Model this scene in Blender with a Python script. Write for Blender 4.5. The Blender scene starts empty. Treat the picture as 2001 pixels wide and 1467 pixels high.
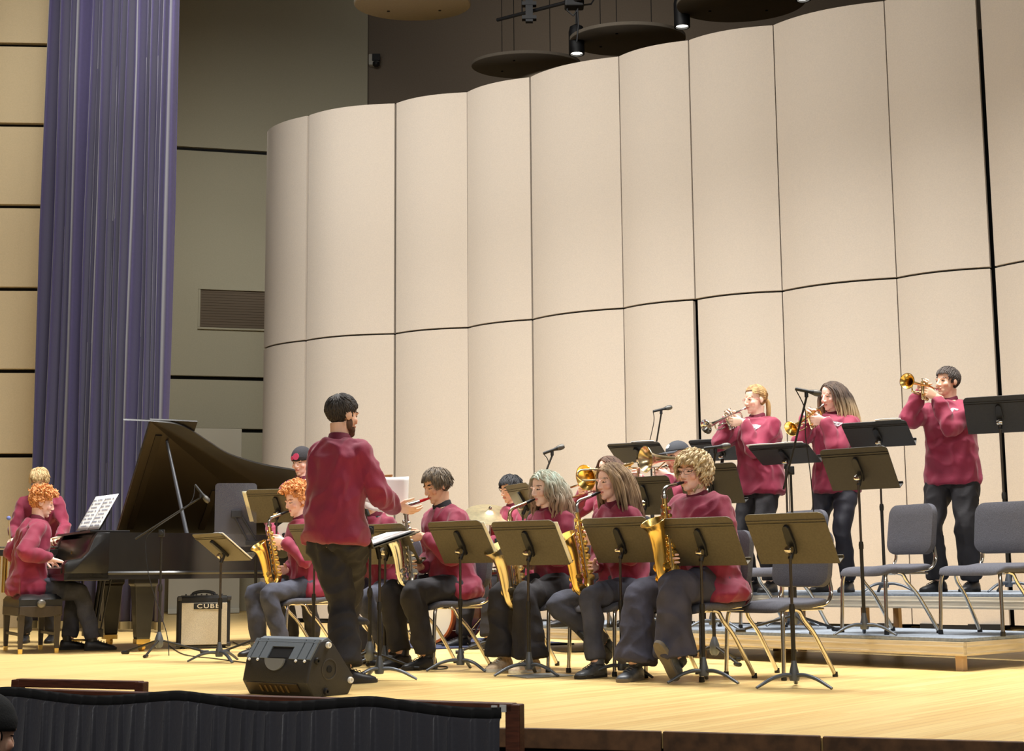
import bpy, bmesh, math, random
import numpy as np
from mathutils import Vector as V, Matrix, noise, Euler
random.seed(7)
C = bpy.context.scene.collection
PI = math.pi
# ------------------------------------------------------------------ camera
IW, IH, F = 2001.0, 1467.0, 2800.0
CAM = V((0, 0, .65))
PITCH, ROLL = math.atan(385 / F), -.0084
RC = (Matrix.Rotation(PI / 2 + PITCH, 3, 'X') @ Matrix.Rotation(ROLL, 3, 'Z'))
def ray(px, py):
    return RC @ V(((px - IW / 2) / F, -(py - IH / 2) / F, -1))
def onz(px, py, z=0.):
    r = ray(px, py); return CAM + r * ((z - CAM.z) / r.z)
def aty(px, py, Y):
    r = ray(px, py); return CAM + r * (Y / r.y)
def at(px, Y, z=0.):                      # world point at depth Y, height z, in picture column px
    py = 1118.
    for _ in range(4):
        p = aty(px, py, Y); py -= (z - p.z) * F / Y
    return V((p.x, Y, z))
cd = bpy.data.cameras.new('camera'); cam = bpy.data.objects.new('camera', cd); C.objects.link(cam)
cd.sensor_fit = 'HORIZONTAL'; cd.sensor_width = 36; cd.lens = F / IW * 36; cd.clip_end = 200
cam.matrix_world = Matrix.Translation(CAM) @ RC.to_4x4()
bpy.context.scene.camera = cam
# ------------------------------------------------------------------ materials
def lin(c):
    return tuple(((v / 255) / 12.92 if v / 255 < .04045 else ((v / 255 + .055) / 1.055) ** 2.4) for v in c) + (1,)
MATS = {}
def mat(name, col, rough=.6, metal=0., var=.0, scale=20., bump=0., bscale=80., stretch=(1, 1, 1), emit=0., alpha=1., trans=0., sheen=0., coat=0., col2=None, grad=None):
    if name in MATS: return MATS[name]
    m = bpy.data.materials.new(name); m.use_nodes = True; MATS[name] = m
    nt = m.node_tree; b = nt.nodes['Principled BSDF']
    c = lin(col); b.inputs['Base Color'].default_value = c; b.inputs['Roughness'].default_value = rough; b.inputs['Metallic'].default_value = metal
    if sheen: b.inputs['Sheen Weight'].default_value = sheen
    if coat: b.inputs['Coat Weight'].default_value = coat; b.inputs['Coat Roughness'].default_value = .15
    if trans: b.inputs['Transmission Weight'].default_value = trans
    if alpha < 1: b.inputs['Alpha'].default_value = alpha
    if emit: b.inputs['Emission Color'].default_value = c; b.inputs['Emission Strength'].default_value = emit
    if var or bump:
        tc = nt.nodes.new('ShaderNodeTexCoord'); mp = nt.nodes.new('ShaderNodeMapping'); mp.inputs['Scale'].default_value = stretch
        nt.links.new(tc.outputs['Object'], mp.inputs['Vector'])
    if var:
        n = nt.nodes.new('ShaderNodeTexNoise'); n.inputs['Scale'].default_value = scale; n.inputs['Detail'].default_value = 4
        nt.links.new(mp.outputs['Vector'], n.inputs['Vector'])
        mx = nt.nodes.new('ShaderNodeMix'); mx.data_type = 'RGBA'
        c2 = lin(col2) if col2 else tuple(v * (1 - var) for v in c[:3]) + (1,)
        mx.inputs[6].default_value = c if col2 else tuple(min(1, v * (1 + var)) for v in c[:3]) + (1,); mx.inputs[7].default_value = c2
        rmp = nt.nodes.new('ShaderNodeMapRange'); rmp.inputs[1].default_value = .35; rmp.inputs[2].default_value = .65
        nt.links.new(n.outputs['Fac'], rmp.inputs[0]); nt.links.new(rmp.outputs[0], mx.inputs[0]); nt.links.new(mx.outputs[2], b.inputs['Base Color'])
    if grad:      # colour along the generated height: lower third col2, crown col
        tg = nt.nodes.new('ShaderNodeTexCoord'); sx = nt.nodes.new('ShaderNodeSeparateXYZ'); nt.links.new(tg.outputs['Generated'], sx.inputs[0])
        rg = nt.nodes.new('ShaderNodeMapRange'); rg.inputs[1].default_value = grad[0]; rg.inputs[2].default_value = grad[1]; nt.links.new(sx.outputs['Z'], rg.inputs[0])
        mg = nt.nodes.new('ShaderNodeMix'); mg.data_type = 'RGBA'; nt.links.new(rg.outputs[0], mg.inputs[0]); mg.inputs[6].default_value = lin(grad[2])
        nt.links.new(mx.outputs[2], mg.inputs[7]); nt.links.new(mg.outputs[2], b.inputs['Base Color'])
    if bump:
        n2 = nt.nodes.new('ShaderNodeTexNoise'); n2.inputs['Scale'].default_value = bscale; n2.inputs['Detail'].default_value = 3
        nt.links.new(mp.outputs['Vector'], n2.inputs['Vector'])
        bp = nt.nodes.new('ShaderNodeBump'); bp.inputs['Strength'].default_value = bump; bp.inputs['Distance'].default_value = .01
        nt.links.new(n2.outputs['Fac'], bp.inputs['Height']); nt.links.new(bp.outputs['Normal'], b.inputs['Normal'])
    return m
def wood_floor():
    m = bpy.data.materials.new('maple_boards'); m.use_nodes = True; nt = m.node_tree; b = nt.nodes['Principled BSDF']
    tc = nt.nodes.new('ShaderNodeTexCoord'); mp = nt.nodes.new('ShaderNodeMapping'); mp.inputs['Rotation'].default_value = (0, 0, -math.atan2(1.26, 1.14))
    nt.links.new(tc.outputs['Object'], mp.inputs['Vector'])
    br = nt.nodes.new('ShaderNodeTexBrick'); br.inputs['Scale'].default_value = 1; br.inputs['Brick Width'].default_value = 1.5; br.inputs['Row Height'].default_value = .057
    br.inputs['Mortar Size'].default_value = .0008; br.inputs['Color1'].default_value = lin((240, 209, 140)); br.inputs['Color2'].default_value = lin((228, 190, 120)); br.inputs['Mortar'].default_value = lin((170, 128, 70))
    br.inputs['Bias'].default_value = -.2
    nt.links.new(mp.outputs['Vector'], br.inputs['Vector'])
    mp2 = nt.nodes.new('ShaderNodeMapping'); mp2.inputs['Scale'].default_value = (.5, 14, 1); nt.links.new(mp.outputs['Vector'], mp2.inputs['Vector'])
    n = nt.nodes.new('ShaderNodeTexNoise'); n.inputs['Scale'].default_value = 2; n.inputs['Detail'].default_value = 5; nt.links.new(mp2.outputs['Vector'], n.inputs['Vector'])
    rp = nt.nodes.new('ShaderNodeMapRange'); rp.inputs[1].default_value = .45; rp.inputs[2].default_value = .8; rp.inputs[4].default_value = .55; nt.links.new(n.outputs['Fac'], rp.inputs[0])
    mx = nt.nodes.new('ShaderNodeMix'); mx.data_type = 'RGBA'; nt.links.new(rp.outputs[0], mx.inputs[0]); nt.links.new(br.outputs['Color'], mx.inputs[6]); mx.inputs[7].default_value = lin((202, 154, 90))
    nt.links.new(mx.outputs[2], b.inputs['Base Color']); b.inputs['Roughness'].default_value = .38
    return m
MAROON = mat('maroon_knit', (134, 24, 58), .75, var=.10, scale=6, bump=.15, bscale=220, sheen=.25)
COLLAR = mat('dark_maroon_knit', (104, 20, 44), .8)
BLACKCLOTH = mat('black_trouser_cloth', (37, 35, 39), .85, var=.2, scale=8, bump=.25, bscale=30)
DENIM = mat('dark_grey_denim', (64, 66, 79), .85, var=.22, scale=9, bump=.25, bscale=40)
NAVY = mat('dark_navy_cloth', (62, 62, 78), .85, var=.2, scale=8, bump=.25, bscale=30)
BLACKSHOE = mat('black_shoe', (34, 34, 37), .45, var=.2, scale=30)
GREYSHOE = mat('charcoal_shoe', (78, 82, 88), .4, var=.3, scale=40)
SOLE = mat('dark_rubber_sole', (46, 44, 42), .8)
SOLEGREY = mat('grey_rubber_sole', (112, 104, 92), .8, var=.1)
TANSHOE = mat('beige_suede_shoe', (214, 190, 160), .8, var=.2, scale=40)
WHITE = mat('white_paper', (244, 243, 240), .7)
CREAM = mat('cream_paper', (246, 238, 208), .7)
CHROME = mat('polished_chrome', (214, 208, 196), .16, 1.)
BRASS = mat('lacquered_brass', (240, 204, 120), .24, 1.)
SILVER = mat('silver_plate', (226, 224, 216), .17, 1.)
PALEBRASS = mat('pale_brass', (226, 208, 164), .24, 1.)
BLACK = mat('black_plastic', (20, 20, 22), .5)
STANDMETAL = mat('stand_black_metal', (42, 39, 34), .5, .35, var=.12, scale=60)
DESKMETAL = mat('stand_desk_metal', (92, 84, 66), .55, .15, var=.1, scale=80)  # olive tone: floor bounce on the front-row desks put into the colour
BASEMETAL = mat('grey_cast_metal', (96, 101, 108), .42, .5)
PADGREY = mat('charcoal_upholstery', (84, 84, 92), .9, var=.12, scale=120, bump=.3, bscale=300)
PIANOBLACK = mat('piano_satin_black', (20, 19, 19), .3, coat=.2, var=.15, scale=5)
PIANOLID = mat('piano_lid_underside', (22, 19, 17), .42)
IVORY = mat('ivory_key', (240, 234, 222), .35)
LEATHER = mat('black_tufted_leather', (40, 40, 40), .22, var=.1)
TAPE = mat('white_rubber', (226, 226, 222), .6)
# ------------------------------------------------------------------ mesh builder
class MB:
    def __init__(s): s.v = []; s.f = []; s.m = []
    def add(s, vs, fs, m=0):
        b = len(s.v); s.v += [tuple(p) for p in vs]
        for f in fs: s.f.append(tuple(b + i for i in f)); s.m.append(m)
        return s
    def loft(s, rings, capA=True, capB=True, m=0, closed=True):
        n = len(rings[0]); vs = [p for r in rings for p in r]; fs = []
        for i in range(len(rings) - 1):
            for j in range(n if closed else n - 1):
                k = (j + 1) % n
                fs.append((i * n + j, i * n + k, (i + 1) * n + k, (i + 1) * n + j))
        if capA: fs.append(tuple(reversed(range(n))))
        if capB: fs.append(tuple((len(rings) - 1) * n + j for j in range(n)))
        return s.add(vs, fs, m)
    def tube(s, pts, r, n=10, caps=True, m=0, closed=False, ry=None):
        pts = [V(p) for p in pts]; k = len(pts)
        rs = r if isinstance(r, (list, tuple)) else [r] * k
        rys = (ry if isinstance(ry, (list, tuple)) else [ry] * k) if ry else rs
        tang = []
        for i in range(k):
            a = pts[max(i - 1, 0)] if not closed else pts[i - 1]; b = pts[min(i + 1, k - 1)] if not closed else pts[(i + 1) % k]
            t = (b - a); tang.append(t.normalized() if t.length > 1e-9 else V((0, 0, 1)))
        t0 = tang[0]; ref = V((0, 0, 1)) if abs(t0.z) < .9 else V((0, 1, 0))
        nrm = (ref - t0 * ref.dot(t0)).normalized(); rings = []
        for i in range(k):
            t = tang[i]; nn = nrm - t * nrm.dot(t)
            if nn.length > 1e-6: nrm = nn.normalized()
            bn = t.cross(nrm)
            rings.append([pts[i] + bn * (rs[i] * math.cos(2 * PI * j / n)) + nrm * (rys[i] * math.sin(2 * PI * j / n)) for j in range(n)])
        if closed: rings.append(rings[0]); caps = False
        return s.loft(rings, caps, caps, m)
    def ell(s, c, r, rot=None, nu=16, nv=10, m=0):
        c = V(c); r = (r, r, r) if isinstance(r, (int, float)) else r
        vs = [V((0, 0, -r[2]))]
        for i in range(1, nv):
            a = -PI / 2 + PI * i / nv
            for j in range(nu):
                t = 2 * PI * j / nu; vs.append(V((r[0] * math.cos(a) * math.cos(t), r[1] * math.cos(a) * math.sin(t), r[2] * math.sin(a))))
        vs.append(V((0, 0, r[2])))
        fs = [(0, 1 + (j + 1) % nu, 1 + j) for j in range(nu)]
        for i in range(nv - 2):
            for j in range(nu): a = 1 + i * nu; fs.append((a + j, a + (j + 1) % nu, a + nu + (j + 1) % nu, a + nu + j))
        a = 1 + (nv - 2) * nu; fs += [(a + j, a + (j + 1) % nu, len(vs) - 1) for j in range(nu)]
        if rot is not None: vs = [rot @ p for p in vs]
        return s.add([c + p for p in vs], fs, m)
    def box(s, c, sz, rot=None, m=0):
        c = V(c); vs = []
        for x in (-1, 1):
            for y in (-1, 1):
                for z in (-1, 1):
                    p = V((x * sz[0] / 2, y * sz[1] / 2, z * sz[2] / 2)); vs.append(c + (rot @ p if rot is not None else p))
        return s.add(vs, [(0, 1, 3, 2), (4, 6, 7, 5), (0, 4, 5, 1), (2, 3, 7, 6), (0, 2, 6, 4), (1, 5, 7, 3)], m)
    def prism(s, outline, z0, z1, M=None, m=0):
        n = len(outline); vs = [V((x, y, z0)) for x, y in outline] + [V((x, y, z1)) for x, y in outline]
        if M is not None: vs = [M @ p for p in vs]
        fs = [tuple(reversed(range(n))), tuple(range(n, 2 * n))] + [(i, (i + 1) % n, n + (i + 1) % n, n + i) for i in range(n)]
        return s.add(vs, fs, m)
    def lathe(s, prof, o=(0, 0, 0), ax=(0, 0, 1), n=20, m=0, cap=True):
        o = V(o); q = V((0, 0, 1)).rotation_difference(V(ax).normalized()).to_matrix()
        rings = [[o + q @ V((r * math.cos(2 * PI * j / n), r * math.sin(2 * PI * j / n), z)) for j in range(n)] for r, z in prof]
        return s.loft(rings, cap, cap, m)
def finish(me, mats, smooth):
    for m in (mats if isinstance(mats, (list, tuple)) else [mats]): me.materials.append(m)
    if smooth is not None:
        me.polygons.foreach_set('use_smooth', [True] * len(me.polygons))
        if smooth < 170:
            try: me.set_sharp_from_angle(angle=math.radians(smooth))
            except Exception: pass
def obj(name, mb, mats, parent=None, smooth=40, bevel=0., seg=2):
    me = bpy.data.meshes.new(name); me.from_pydata([tuple(v) for v in mb.v], [], mb.f)
    me.polygons.foreach_set('material_index', mb.m)
    bm = bmesh.new(); bm.from_mesh(me); bmesh.ops.recalc_face_normals(bm, faces=bm.faces)
    if bevel:
        bmesh.ops.remove_doubles(bm, verts=bm.verts, dist=1e-5)
        es = [e for e in bm.edges if len(e.link_faces) == 2 and e.calc_face_angle(0) > .5]
        bmesh.ops.bevel(bm, geom=es, offset=bevel, segments=seg, profile=.5, affect='EDGES', clamp_overlap=True)
    bm.to_mesh(me); bm.free()
    finish(me, mats, smooth)
    o = bpy.data.objects.new(name, me); C.objects.link(o)
    if parent: o.parent = parent
    return o
def tag(o, label, cat, group=None, kind=None):
    if label: o['label'] = label
    if cat: o['category'] = cat
    if group: o['group'] = group
    if kind: o['kind'] = kind
    return o
def thing(name, label, cat, loc=(0, 0, 0), rz=0., group=None, M=None):
    o = bpy.data.objects.new(name, None); C.objects.link(o); o.empty_display_size = .1
    if M is not None: o.matrix_world = M
    else: o.location = loc; o.rotation_euler = (0, 0, rz)
    return tag(o, label, cat, group)
def struct(name, mb, m, smooth=None, bevel=0.):
    o = obj(name, mb, m, None, smooth, bevel); o['kind'] = 'structure'; return o
def dup(root, loc, rz, label, group=None):
    r = root.copy(); C.objects.link(r); r.location = loc; r.rotation_euler = (0, 0, rz); r['label'] = label
    if group: r['group'] = group
    for ch in list(root.children):
        c = ch.copy(); C.objects.link(c); c.parent = r
        for g in list(ch.children):
            d = g.copy(); C.objects.link(d); d.parent = c
    return r
def yaw_of(fx, fy): return math.atan2(-fx, fy)
def remesh(mb, vox, it=3, fac=.5):
    """union of the closed pieces in mb as one smooth surface -> (verts, faces)"""
    me = bpy.data.meshes.new('tmp'); me.from_pydata([tuple(v) for v in mb.v], [], mb.f)
    o = bpy.data.objects.new('tmp', me); C.objects.link(o)
    md = o.modifiers.new('r', 'REMESH'); md.mode = 'VOXEL'; md.voxel_size = vox
    if it: sm = o.modifiers.new('s', 'SMOOTH'); sm.factor = fac; sm.iterations = it
    dg = bpy.context.evaluated_depsgraph_get(); ev = o.evaluated_get(dg); m2 = ev.to_mesh()
    n = len(m2.vertices); co = np.empty(n * 3, np.float32); m2.vertices.foreach_get('co', co)
    fs = [tuple(p.vertices) for p in m2.polygons]
    ev.to_mesh_clear(); bpy.data.objects.remove(o); bpy.data.meshes.remove(me)
    return co.reshape(-1, 3), fs
# ------------------------------------------------------------------ the setting
SHELL = mat('shell_fabric', (187, 176, 163), .9, var=.035, scale=70, bump=.2, bscale=160)
SHELLEDGE = mat('shell_grey_edge', (190, 190, 180), .8)
DARK = mat('dark_gap', (14, 13, 12), .9)
SIDEWALL = mat('olive_side_wall', (176, 170, 148), .9, var=.03, scale=60, bump=.1, bscale=150)
WARMWALL = mat('tan_front_wall', (190, 172, 138), .9, var=.03, scale=60, bump=.1, bscale=150)
BACKWALL = mat('dark_back_wall', (120, 108, 94), .9, var=.04, scale=40)
CEIL = mat('dark_ceiling', (96, 86, 76), .9)
APRON = mat('black_stage_front', (15, 15, 17), .8)
FLOORM = wood_floor()
edge = [(-9, 7.2), (-6, 6.9), (-4, 6.62), (-2, 6.4), (-.9, 6.27), (.01, 6.12), (.6, 5.95), (1.2, 5.74), (1.91, 5.5), (2.8, 5.35), (4.2, 5.25), (7, 5.3), (12.5, 5.6)]
mb = MB(); mb.prism(edge + [(12.5, 27.6), (-9, 27.6)], -.06, 0); struct('floor', mb, FLOORM)
mb = MB()
mb.loft([[V((x, y + .04, -1.05)) for x, y in edge], [V((x, y + .04, -.062)) for x, y in edge], [V((x, y + .14, -.062)) for x, y in edge], [V((x, y + .14, -1.05)) for x, y in edge]], False, False, closed=False)
struct('wall_stage_front', mb, APRON)
mb = MB()      # worn wooden nosing, in lengths
random.seed(3)
for i in range(len(edge) - 1):
    a, b = V((*edge[i], -.03)), V((*edge[i + 1], -.03)); d = (b - a).normalized(); nrm = V((d.y, -d.x, 0))
    mb.box((a + b) / 2 + nrm * (.008 + .006 * random.random()), ((b - a).length - .01, .03, .075 + .012 * random.random()), Matrix.Rotation(math.atan2(d.y, d.x), 3, 'Z'))
struct('trim_1', mb, mat('worn_dark_nosing', (96, 66, 40), .7, var=.4, scale=14), None, .004)
mb = MB(); mb.box((1.5, 3, -1.1), (21, 16, .1)); struct('floor_audience', mb, mat('dark_carpet', (24, 24, 28), .95, var=.2, scale=50))
# stage-side wall running back to the corner, in slabs with dark joints
def slabs(a, b, zs, gap, thick, name, m, ztop, zbot=0.):
    """wall from a to b (XY) split at heights zs"""
    a, b = V((a[0], a[1], 0)), V((b[0], b[1], 0)); d = (b - a).normalized(); n = V((d.y, -d.x, 0)); R = Matrix.Rotation(math.atan2(d.y, d.x), 3, 'Z')
    lv = [zbot] + sorted(zs) + [ztop]; mb = MB(); c = (a + b) / 2
    for i in range(len(lv) - 1):
        lo = lv[i] + (gap / 2 if i else 0); hi = lv[i + 1] - (gap / 2 if i < len(lv) - 2 else 0)
        mb.box(c + V((0, 0, (lo + hi) / 2)), ((b - a).length, thick, hi - lo), R)
    struct(name, mb, m, None, .006)
    mb = MB(); mb.box(c - n * (thick * .5 + .02) + V((0, 0, (zbot + ztop) / 2)), ((b - a).length, .06, ztop - zbot), R)
    struct(name.replace('wall', 'wall_backing'), mb, DARK)
sa, sb = at(300, 26.0), at(712, 26.9)
sd = (sb - sa).normalized()
slabs((sa - sd * 3.)[:2], sb[:2], [aty(420, 297, 26.3).z, aty(420, 740, 26.3).z, aty(490, 842, 26.4).z], .07, .1, 'wall_side', SIDEWALL, 13.)
fa, fb = at(-260, 18.6), at(64, 18.75)
slabs(fa[:2], fb[:2], [aty(28, y, 18.7).z for y in (89, 245, 404, 565, 725, 890)], .055, .1, 'wall_left', WARMWALL, 13.)
mb = MB(); mb.box((4.8, 27.0, 6.5), (15.2, .1, 13)); struct('wall_back', mb, BACKWALL)
mb = MB(); mb.box((12.5, 13, 6), (.1, 28, 14)); struct('wall_right', mb, BACKWALL)
mb = MB(); mb.box((-9, 13, 6), (.1, 28, 14)); struct('wall_far_left', mb, BACKWALL)
mb = MB(); mb.box((1.7, 13, 13.05), (21.5, 28.5, .1)); struct('ceiling', mb, CEIL)
# recessed vent on the side wall
p0, p1 = aty(392, 567, 26.16), aty(392, 640, 26.16)
R = Matrix.Rotation(math.atan2(sd.y, sd.x), 3, 'Z'); wv = 1.5; n = V((sd.y, -sd.x, 0))
c = V((p0.x, p0.y, (p0.z + p1.z) / 2)) + sd * wv / 2 + n * .03; hv = p0.z - p1.z
t = thing('wall_vent', 'long brown air vent set in the olive side wall beside the shell', 'vent', c - n * .03, math.atan2(sd.y, sd.x))
mb = MB(); mb.box((0, -.03, 0), (wv, .03, hv))
for i in range(14): mb.box((0, -.048, -hv / 2 + hv * (i + .5) / 14), (wv - .04, .012, hv / 34))
obj('grille', mb, mat('brown_grille', (104, 90, 74), .8), t)
mb = MB(); mb.box((0, -.05, -hv / 2 - .02), (wv + .08, .07, .035)); mb.box((0, -.05, hv / 2 + .02), (wv + .08, .07, .03)); mb.box((-wv / 2 - .02, -.05, 0), (.035, .07, hv)); mb.box((wv / 2 + .02, -.05, 0), (.035, .07, hv))
obj('frame', mb, SIDEWALL, t, None, .004)
# pale board leaning against the side wall
c = at(398, 24.6); t = thing('leaning_board', 'tall pale grey board propped behind the raised piano lid', 'board', c, math.atan2(sd.y, sd.x))
mb = MB(); wb = 135 * 24.6 / F; hb = aty(398, 838, 24.9).z; mb.box((0, .12, hb / 2), (wb, .04, hb), Matrix.Rotation(-.05, 3, 'X'))
obj('panel', mb, mat('pale_grey_board', (186, 180, 164), .7), t, None, .006)
mb = MB(); mb.box((0, .0, .05), (wb, .1, .08)); obj('foot_rail', mb, SHELLEDGE, t, None, .006)
# ------------------------------------------------------------------ orchestra shell: curved columns of two panels
J = [(-3.59, 20.50), (-2.88, 19.75), (-1.59, 19.25), (-.58, 18.81), (.27, 18.23), (1.39, 17.49), (2.21, 16.95), (3.17, 16.48), (4.32, 15.77), (5.22, 15.24), (6.5, 14.3), (7.6, 13.3)]
GAP = [0, .042, .03, .006, .026, .014, .018, .013, .013, .055, .02, 0]
DLOW = {6: .045}
LAB = ['narrow grey-edged end column of the beige shell behind the bass player', 'beige shell column straight behind the conductor', 'beige shell column rising behind the paper sheets', 'beige shell column above the cymbal', 'beige shell column behind the drummer and angled microphone',
       'beige shell column behind the seated trombone players', 'beige shell column between the trombones and first trumpet', 'beige shell column behind the silver trumpet player', 'beige shell column behind the blonde trumpeter with loose hair', 'beige shell column behind the tall male trumpet player', 'beige shell column beyond the wide black gap at the end']
ZM, ZT = 3.885, 7.135
for i in range(len(J) - 1):
    a, b = V((*J[i], 0)), V((*J[i + 1], 0)); d = (b - a).normalized(); n = V((d.y, -d.x, 0)); L = (b - a).length
    t = thing('shell_column', LAB[i], 'acoustic panel', (a + b) / 2, 0, 'curved columns of the orchestra shell')
    for nm, z0, z1, ex in (('lower_panel', .06, ZM - .012, 1), ('upper_panel', ZM + .012, ZT, 0)):
        ga = GAP[i] / 2 + (DLOW.get(i, 0) / 2 if ex else 0); gb = GAP[i + 1] / 2 + (DLOW.get(i + 1, 0) / 2 if ex else 0)
        N = 22; front = []; sag = .12 * L / 1.3
        for k in range(N + 1):
            u = k / N; s = ga + (L - ga - gb) * u
            bulge = sag * (1 - (2 * u - 1) ** 2) * (1.15 - .3 * u) - .0
            front.append(a + d * s + n * bulge)
        mid = (a + b) / 2; mb = MB()
        if i == 0:  # the rounded end return of the outermost column
            front = [front[0] - n * .16 + d * .02, front[0] - n * .05] + front
        back = [p - n * .07 for p in front]; ol = [((p - mid).x, (p - mid).y) for p in front + back[::-1]]
        mb.prism(ol, z0, z1); obj(nm, mb, SHELL, t, 30)
    mb = MB(); c = -n * .16
    for sx in (-.35, .35):
        mb.box(c + d * sx * L + V((0, 0, ZT / 2 - .05)), (.06, .06, ZT - .2))
    mb.box(c + V((0, 0, .04)), (L * .8, .5, .06), Matrix.Rotation(math.atan2(d.y, d.x), 3, 'Z'))
    obj('back_frame', mb, DARK, t)
# added dark sheet behind the shell, stands in for unlit black in its gaps
mb = MB()
pts = [V((x, y, 0)) for x, y in J]
off = [p + V((.16, .55, 0)) for p in pts]
mb.loft([[p + V((0, 0, .02)) for p in off], [p + V((0, 0, ZT - .35)) for p in off], [p + V((.01, .03, ZT - .35)) for p in off], [p + V((.01, .03, .02)) for p in off]], False, False, closed=False)
struct('wall_gap_shade', mb, DARK)
# ------------------------------------------------------------------ purple main curtain
t = thing('stage_curtain', 'tall dark purple pleated main curtain hanging beside the piano', 'curtain', at(190, 17.2))
random.seed(11); c0 = at(190, 17.2); x0, x1 = at(52, 17.9), at(326, 16.9); N = 520; rows = []
fold = []; x = 0
while x < 1.001:
    w = random.choice([.022, .04, .06, .085, .11]) * random.uniform(.8, 1.2); fold.append((x, w, random.uniform(.5, 1.0))); x += w
def foldd(u, z):
    for (fx, w, am) in fold:
        if fx <= u < fx + w:
            s = (u - fx) / w; return -am * .2 * (math.sin(PI * s) ** 1.6) * (w / .05) ** .5 * (1 - .1 * math.sin(z * .9 + fx * 40))
    return 0
ZS = [.03, 1, 2, 3.5, 5, 7, 9, 12.]
for z in ZS:
    r = []
    for k in range(N + 1):
        u = k / N; p = x0.lerp(x1, u); wob = .025 * math.sin(z * .7 + u * 23)
        r.append(V((p.x - c0.x + wob * .4, p.y - c0.y + foldd(min(.999, max(0, u + .004 * math.sin(z * .8 + u * 9))), z), z)))
    rows.append(r)
mb = MB(); mb.loft(rows, False, False, closed=False)
CURT = mat('purple_velvet', (46, 38, 74), .8, sheen=.25, var=.06, scale=30)
o = obj('drape', mb, CURT, t, 60); md = o.modifiers.new('s', 'SOLIDIFY'); md.thickness = .012
mb = MB()
for z in (.03, .16):
    pass
rows2 = [[p + V((0, -.014, 0)) for p in rows[0]], [V((p.x, p.y - .014, .12)) for p in rows[0]]]
mb.loft(rows2, False, False, closed=False); obj('hem', mb, mat('ochre_hem', (120, 104, 66), .8), t, 60)
# ------------------------------------------------------------------ overhead: clouds, downlights, batten, camera
def cloud(px, py, w, Y, label, tilt):
    c = aty(px, py, Y); t = thing('ceiling_cloud', label, 'ceiling panel', c, 0, 'round panels under the dark ceiling')
    r = w / 2 * Y / F; mb = MB(); q = Matrix.Rotation(tilt, 3, 'X')
    mb.lathe([(r * .985, -.02), (r, -.01), (r, .035), (r * .97, .04)], (0, 0, 0), q @ V((0, 0, 1)), 64)
    obj('disc', mb, mat('cloud_grey', (116, 106, 92), .9, var=.05, scale=40), t, 40)
    mb = MB()
    for a in (.6, 2.5, 4.3): mb.lathe([(.02, -.03), (.02, -.018)], q @ V((r * .55 * math.cos(a), r * .55 * math.sin(a), 0)), q @ V((0, 0, 1)), 10)
    obj('fixing', mb, DARK, t)
    mb = MB()
    for a in (.6, 2.5, 4.3): p = q @ V((r * .55 * math.cos(a), r * .55 * math.sin(a), 0)); mb.tube([p, p + V((0, 0, 12.95 - c.z))], .006, 6)
    obj('hanger', mb, DARK, t)
cloud(806, 8, 238, 18.5, 'pale round ceiling panel nearest the curtain', .12)
cloud(1028, 128, 222, 23., 'dim round ceiling panel low above the shell, behind two downlights', .12)
cloud(1226, 78, 236, 20.5, 'round ceiling panel between the two lit downlights', .1)
cloud(1448, 6, 262, 18.5, 'round ceiling panel cut by the top, near the rightmost downlights', .1)
def downlight(px, py, Y, label, w):
    c = aty(px, py, Y); r = w / 2 * Y / F; t = thing('downlight', label, 'ceiling light', c, 0, 'black can downlights above the shell')
    mb = MB(); mb.lathe([(r * .8, 0), (r, 0), (r, .34), (r * .85, .42), (r * .3, .46)], n=28, cap=False); obj('can', mb, BLACK, t, 40)
    mb = MB(); mb.lathe([(r * .82, .03), (r * .82, .05)], n=28); obj('lens', mb, mat('lamp_glow', (255, 250, 236), .4, emit=6.), t)
    mb = MB(); mb.tube([(0, 0, .45), (0, 0, .8), (-.06, 0, .9), (-.06, 0, 12.95 - c.z)], .014, 8); obj('stem', mb, BLACK, t)
downlight(1127, 106, 20.5, 'lit black can light hanging over the shell, lowest one', 32)
downlight(1333, 53, 19., 'lit black can light beside the second round panel', 33)
downlight(1570, 0, 17.6, 'lit black can light just showing at the top', 32)
c = aty(1050, 25, 19.); t = thing('lighting_batten', 'thin black rigging pipe with clamp and loose cables under the ceiling', 'rigging', c)
mb = MB(); a, b = aty(972, 39, 19.6) - c, aty(1140, -4, 18.4) - c; mb.tube([a, b, b + (b - a) * 1.2], .025, 10); obj('pipe', mb, BLACK, t)
mb = MB(); k = aty(1034, 22, 19.) - c; mb.box(k + V((0, 0, .02)), (.1, .08, .36)); mb.box(k + V((0, 0, .1)), (.2, .1, .05)); mb.box(k - V((0, 0, .1)), (.2, .1, .05)); obj('clamp', mb, BLACK, t)
mb = MB(); k = aty(1122, 5, 18.6) - c; mb.box(k + V((0, 0, .0)), (.26, .2, .16)); obj('pulley', mb, BLACK, t, None, .02)
mb = MB()
for q in (((1128, 6), (1130, 50), (1127, 82)), ((1110, 5), (1108, 20), (1120, 31), (1128, 20), (1134, 4)), ((1140, 10), (1155, 8), (1165, -8))):
    mb.tube([aty(x, y, 18.6) - c for x, y in q], .012, 6)
obj('cable', mb, BLACK, t)
mb = MB()
for kx in (a.lerp(b, .3), b + (b - a) * .9): mb.tube([kx, V((kx.x, kx.y, 12.95 - c.z))], .01, 6)
obj('hanger', mb, DARK, t)
c = aty(733, 118, 26.85); t = thing('security_camera', 'small black and white camera on the dark back wall', 'camera', c)
mb = MB(); mb.box((-.02, .0, .0), (.2, .16, .22)); obj('housing', mb, mat('camera_white', (190, 186, 176), .5), t, None, .02)
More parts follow.
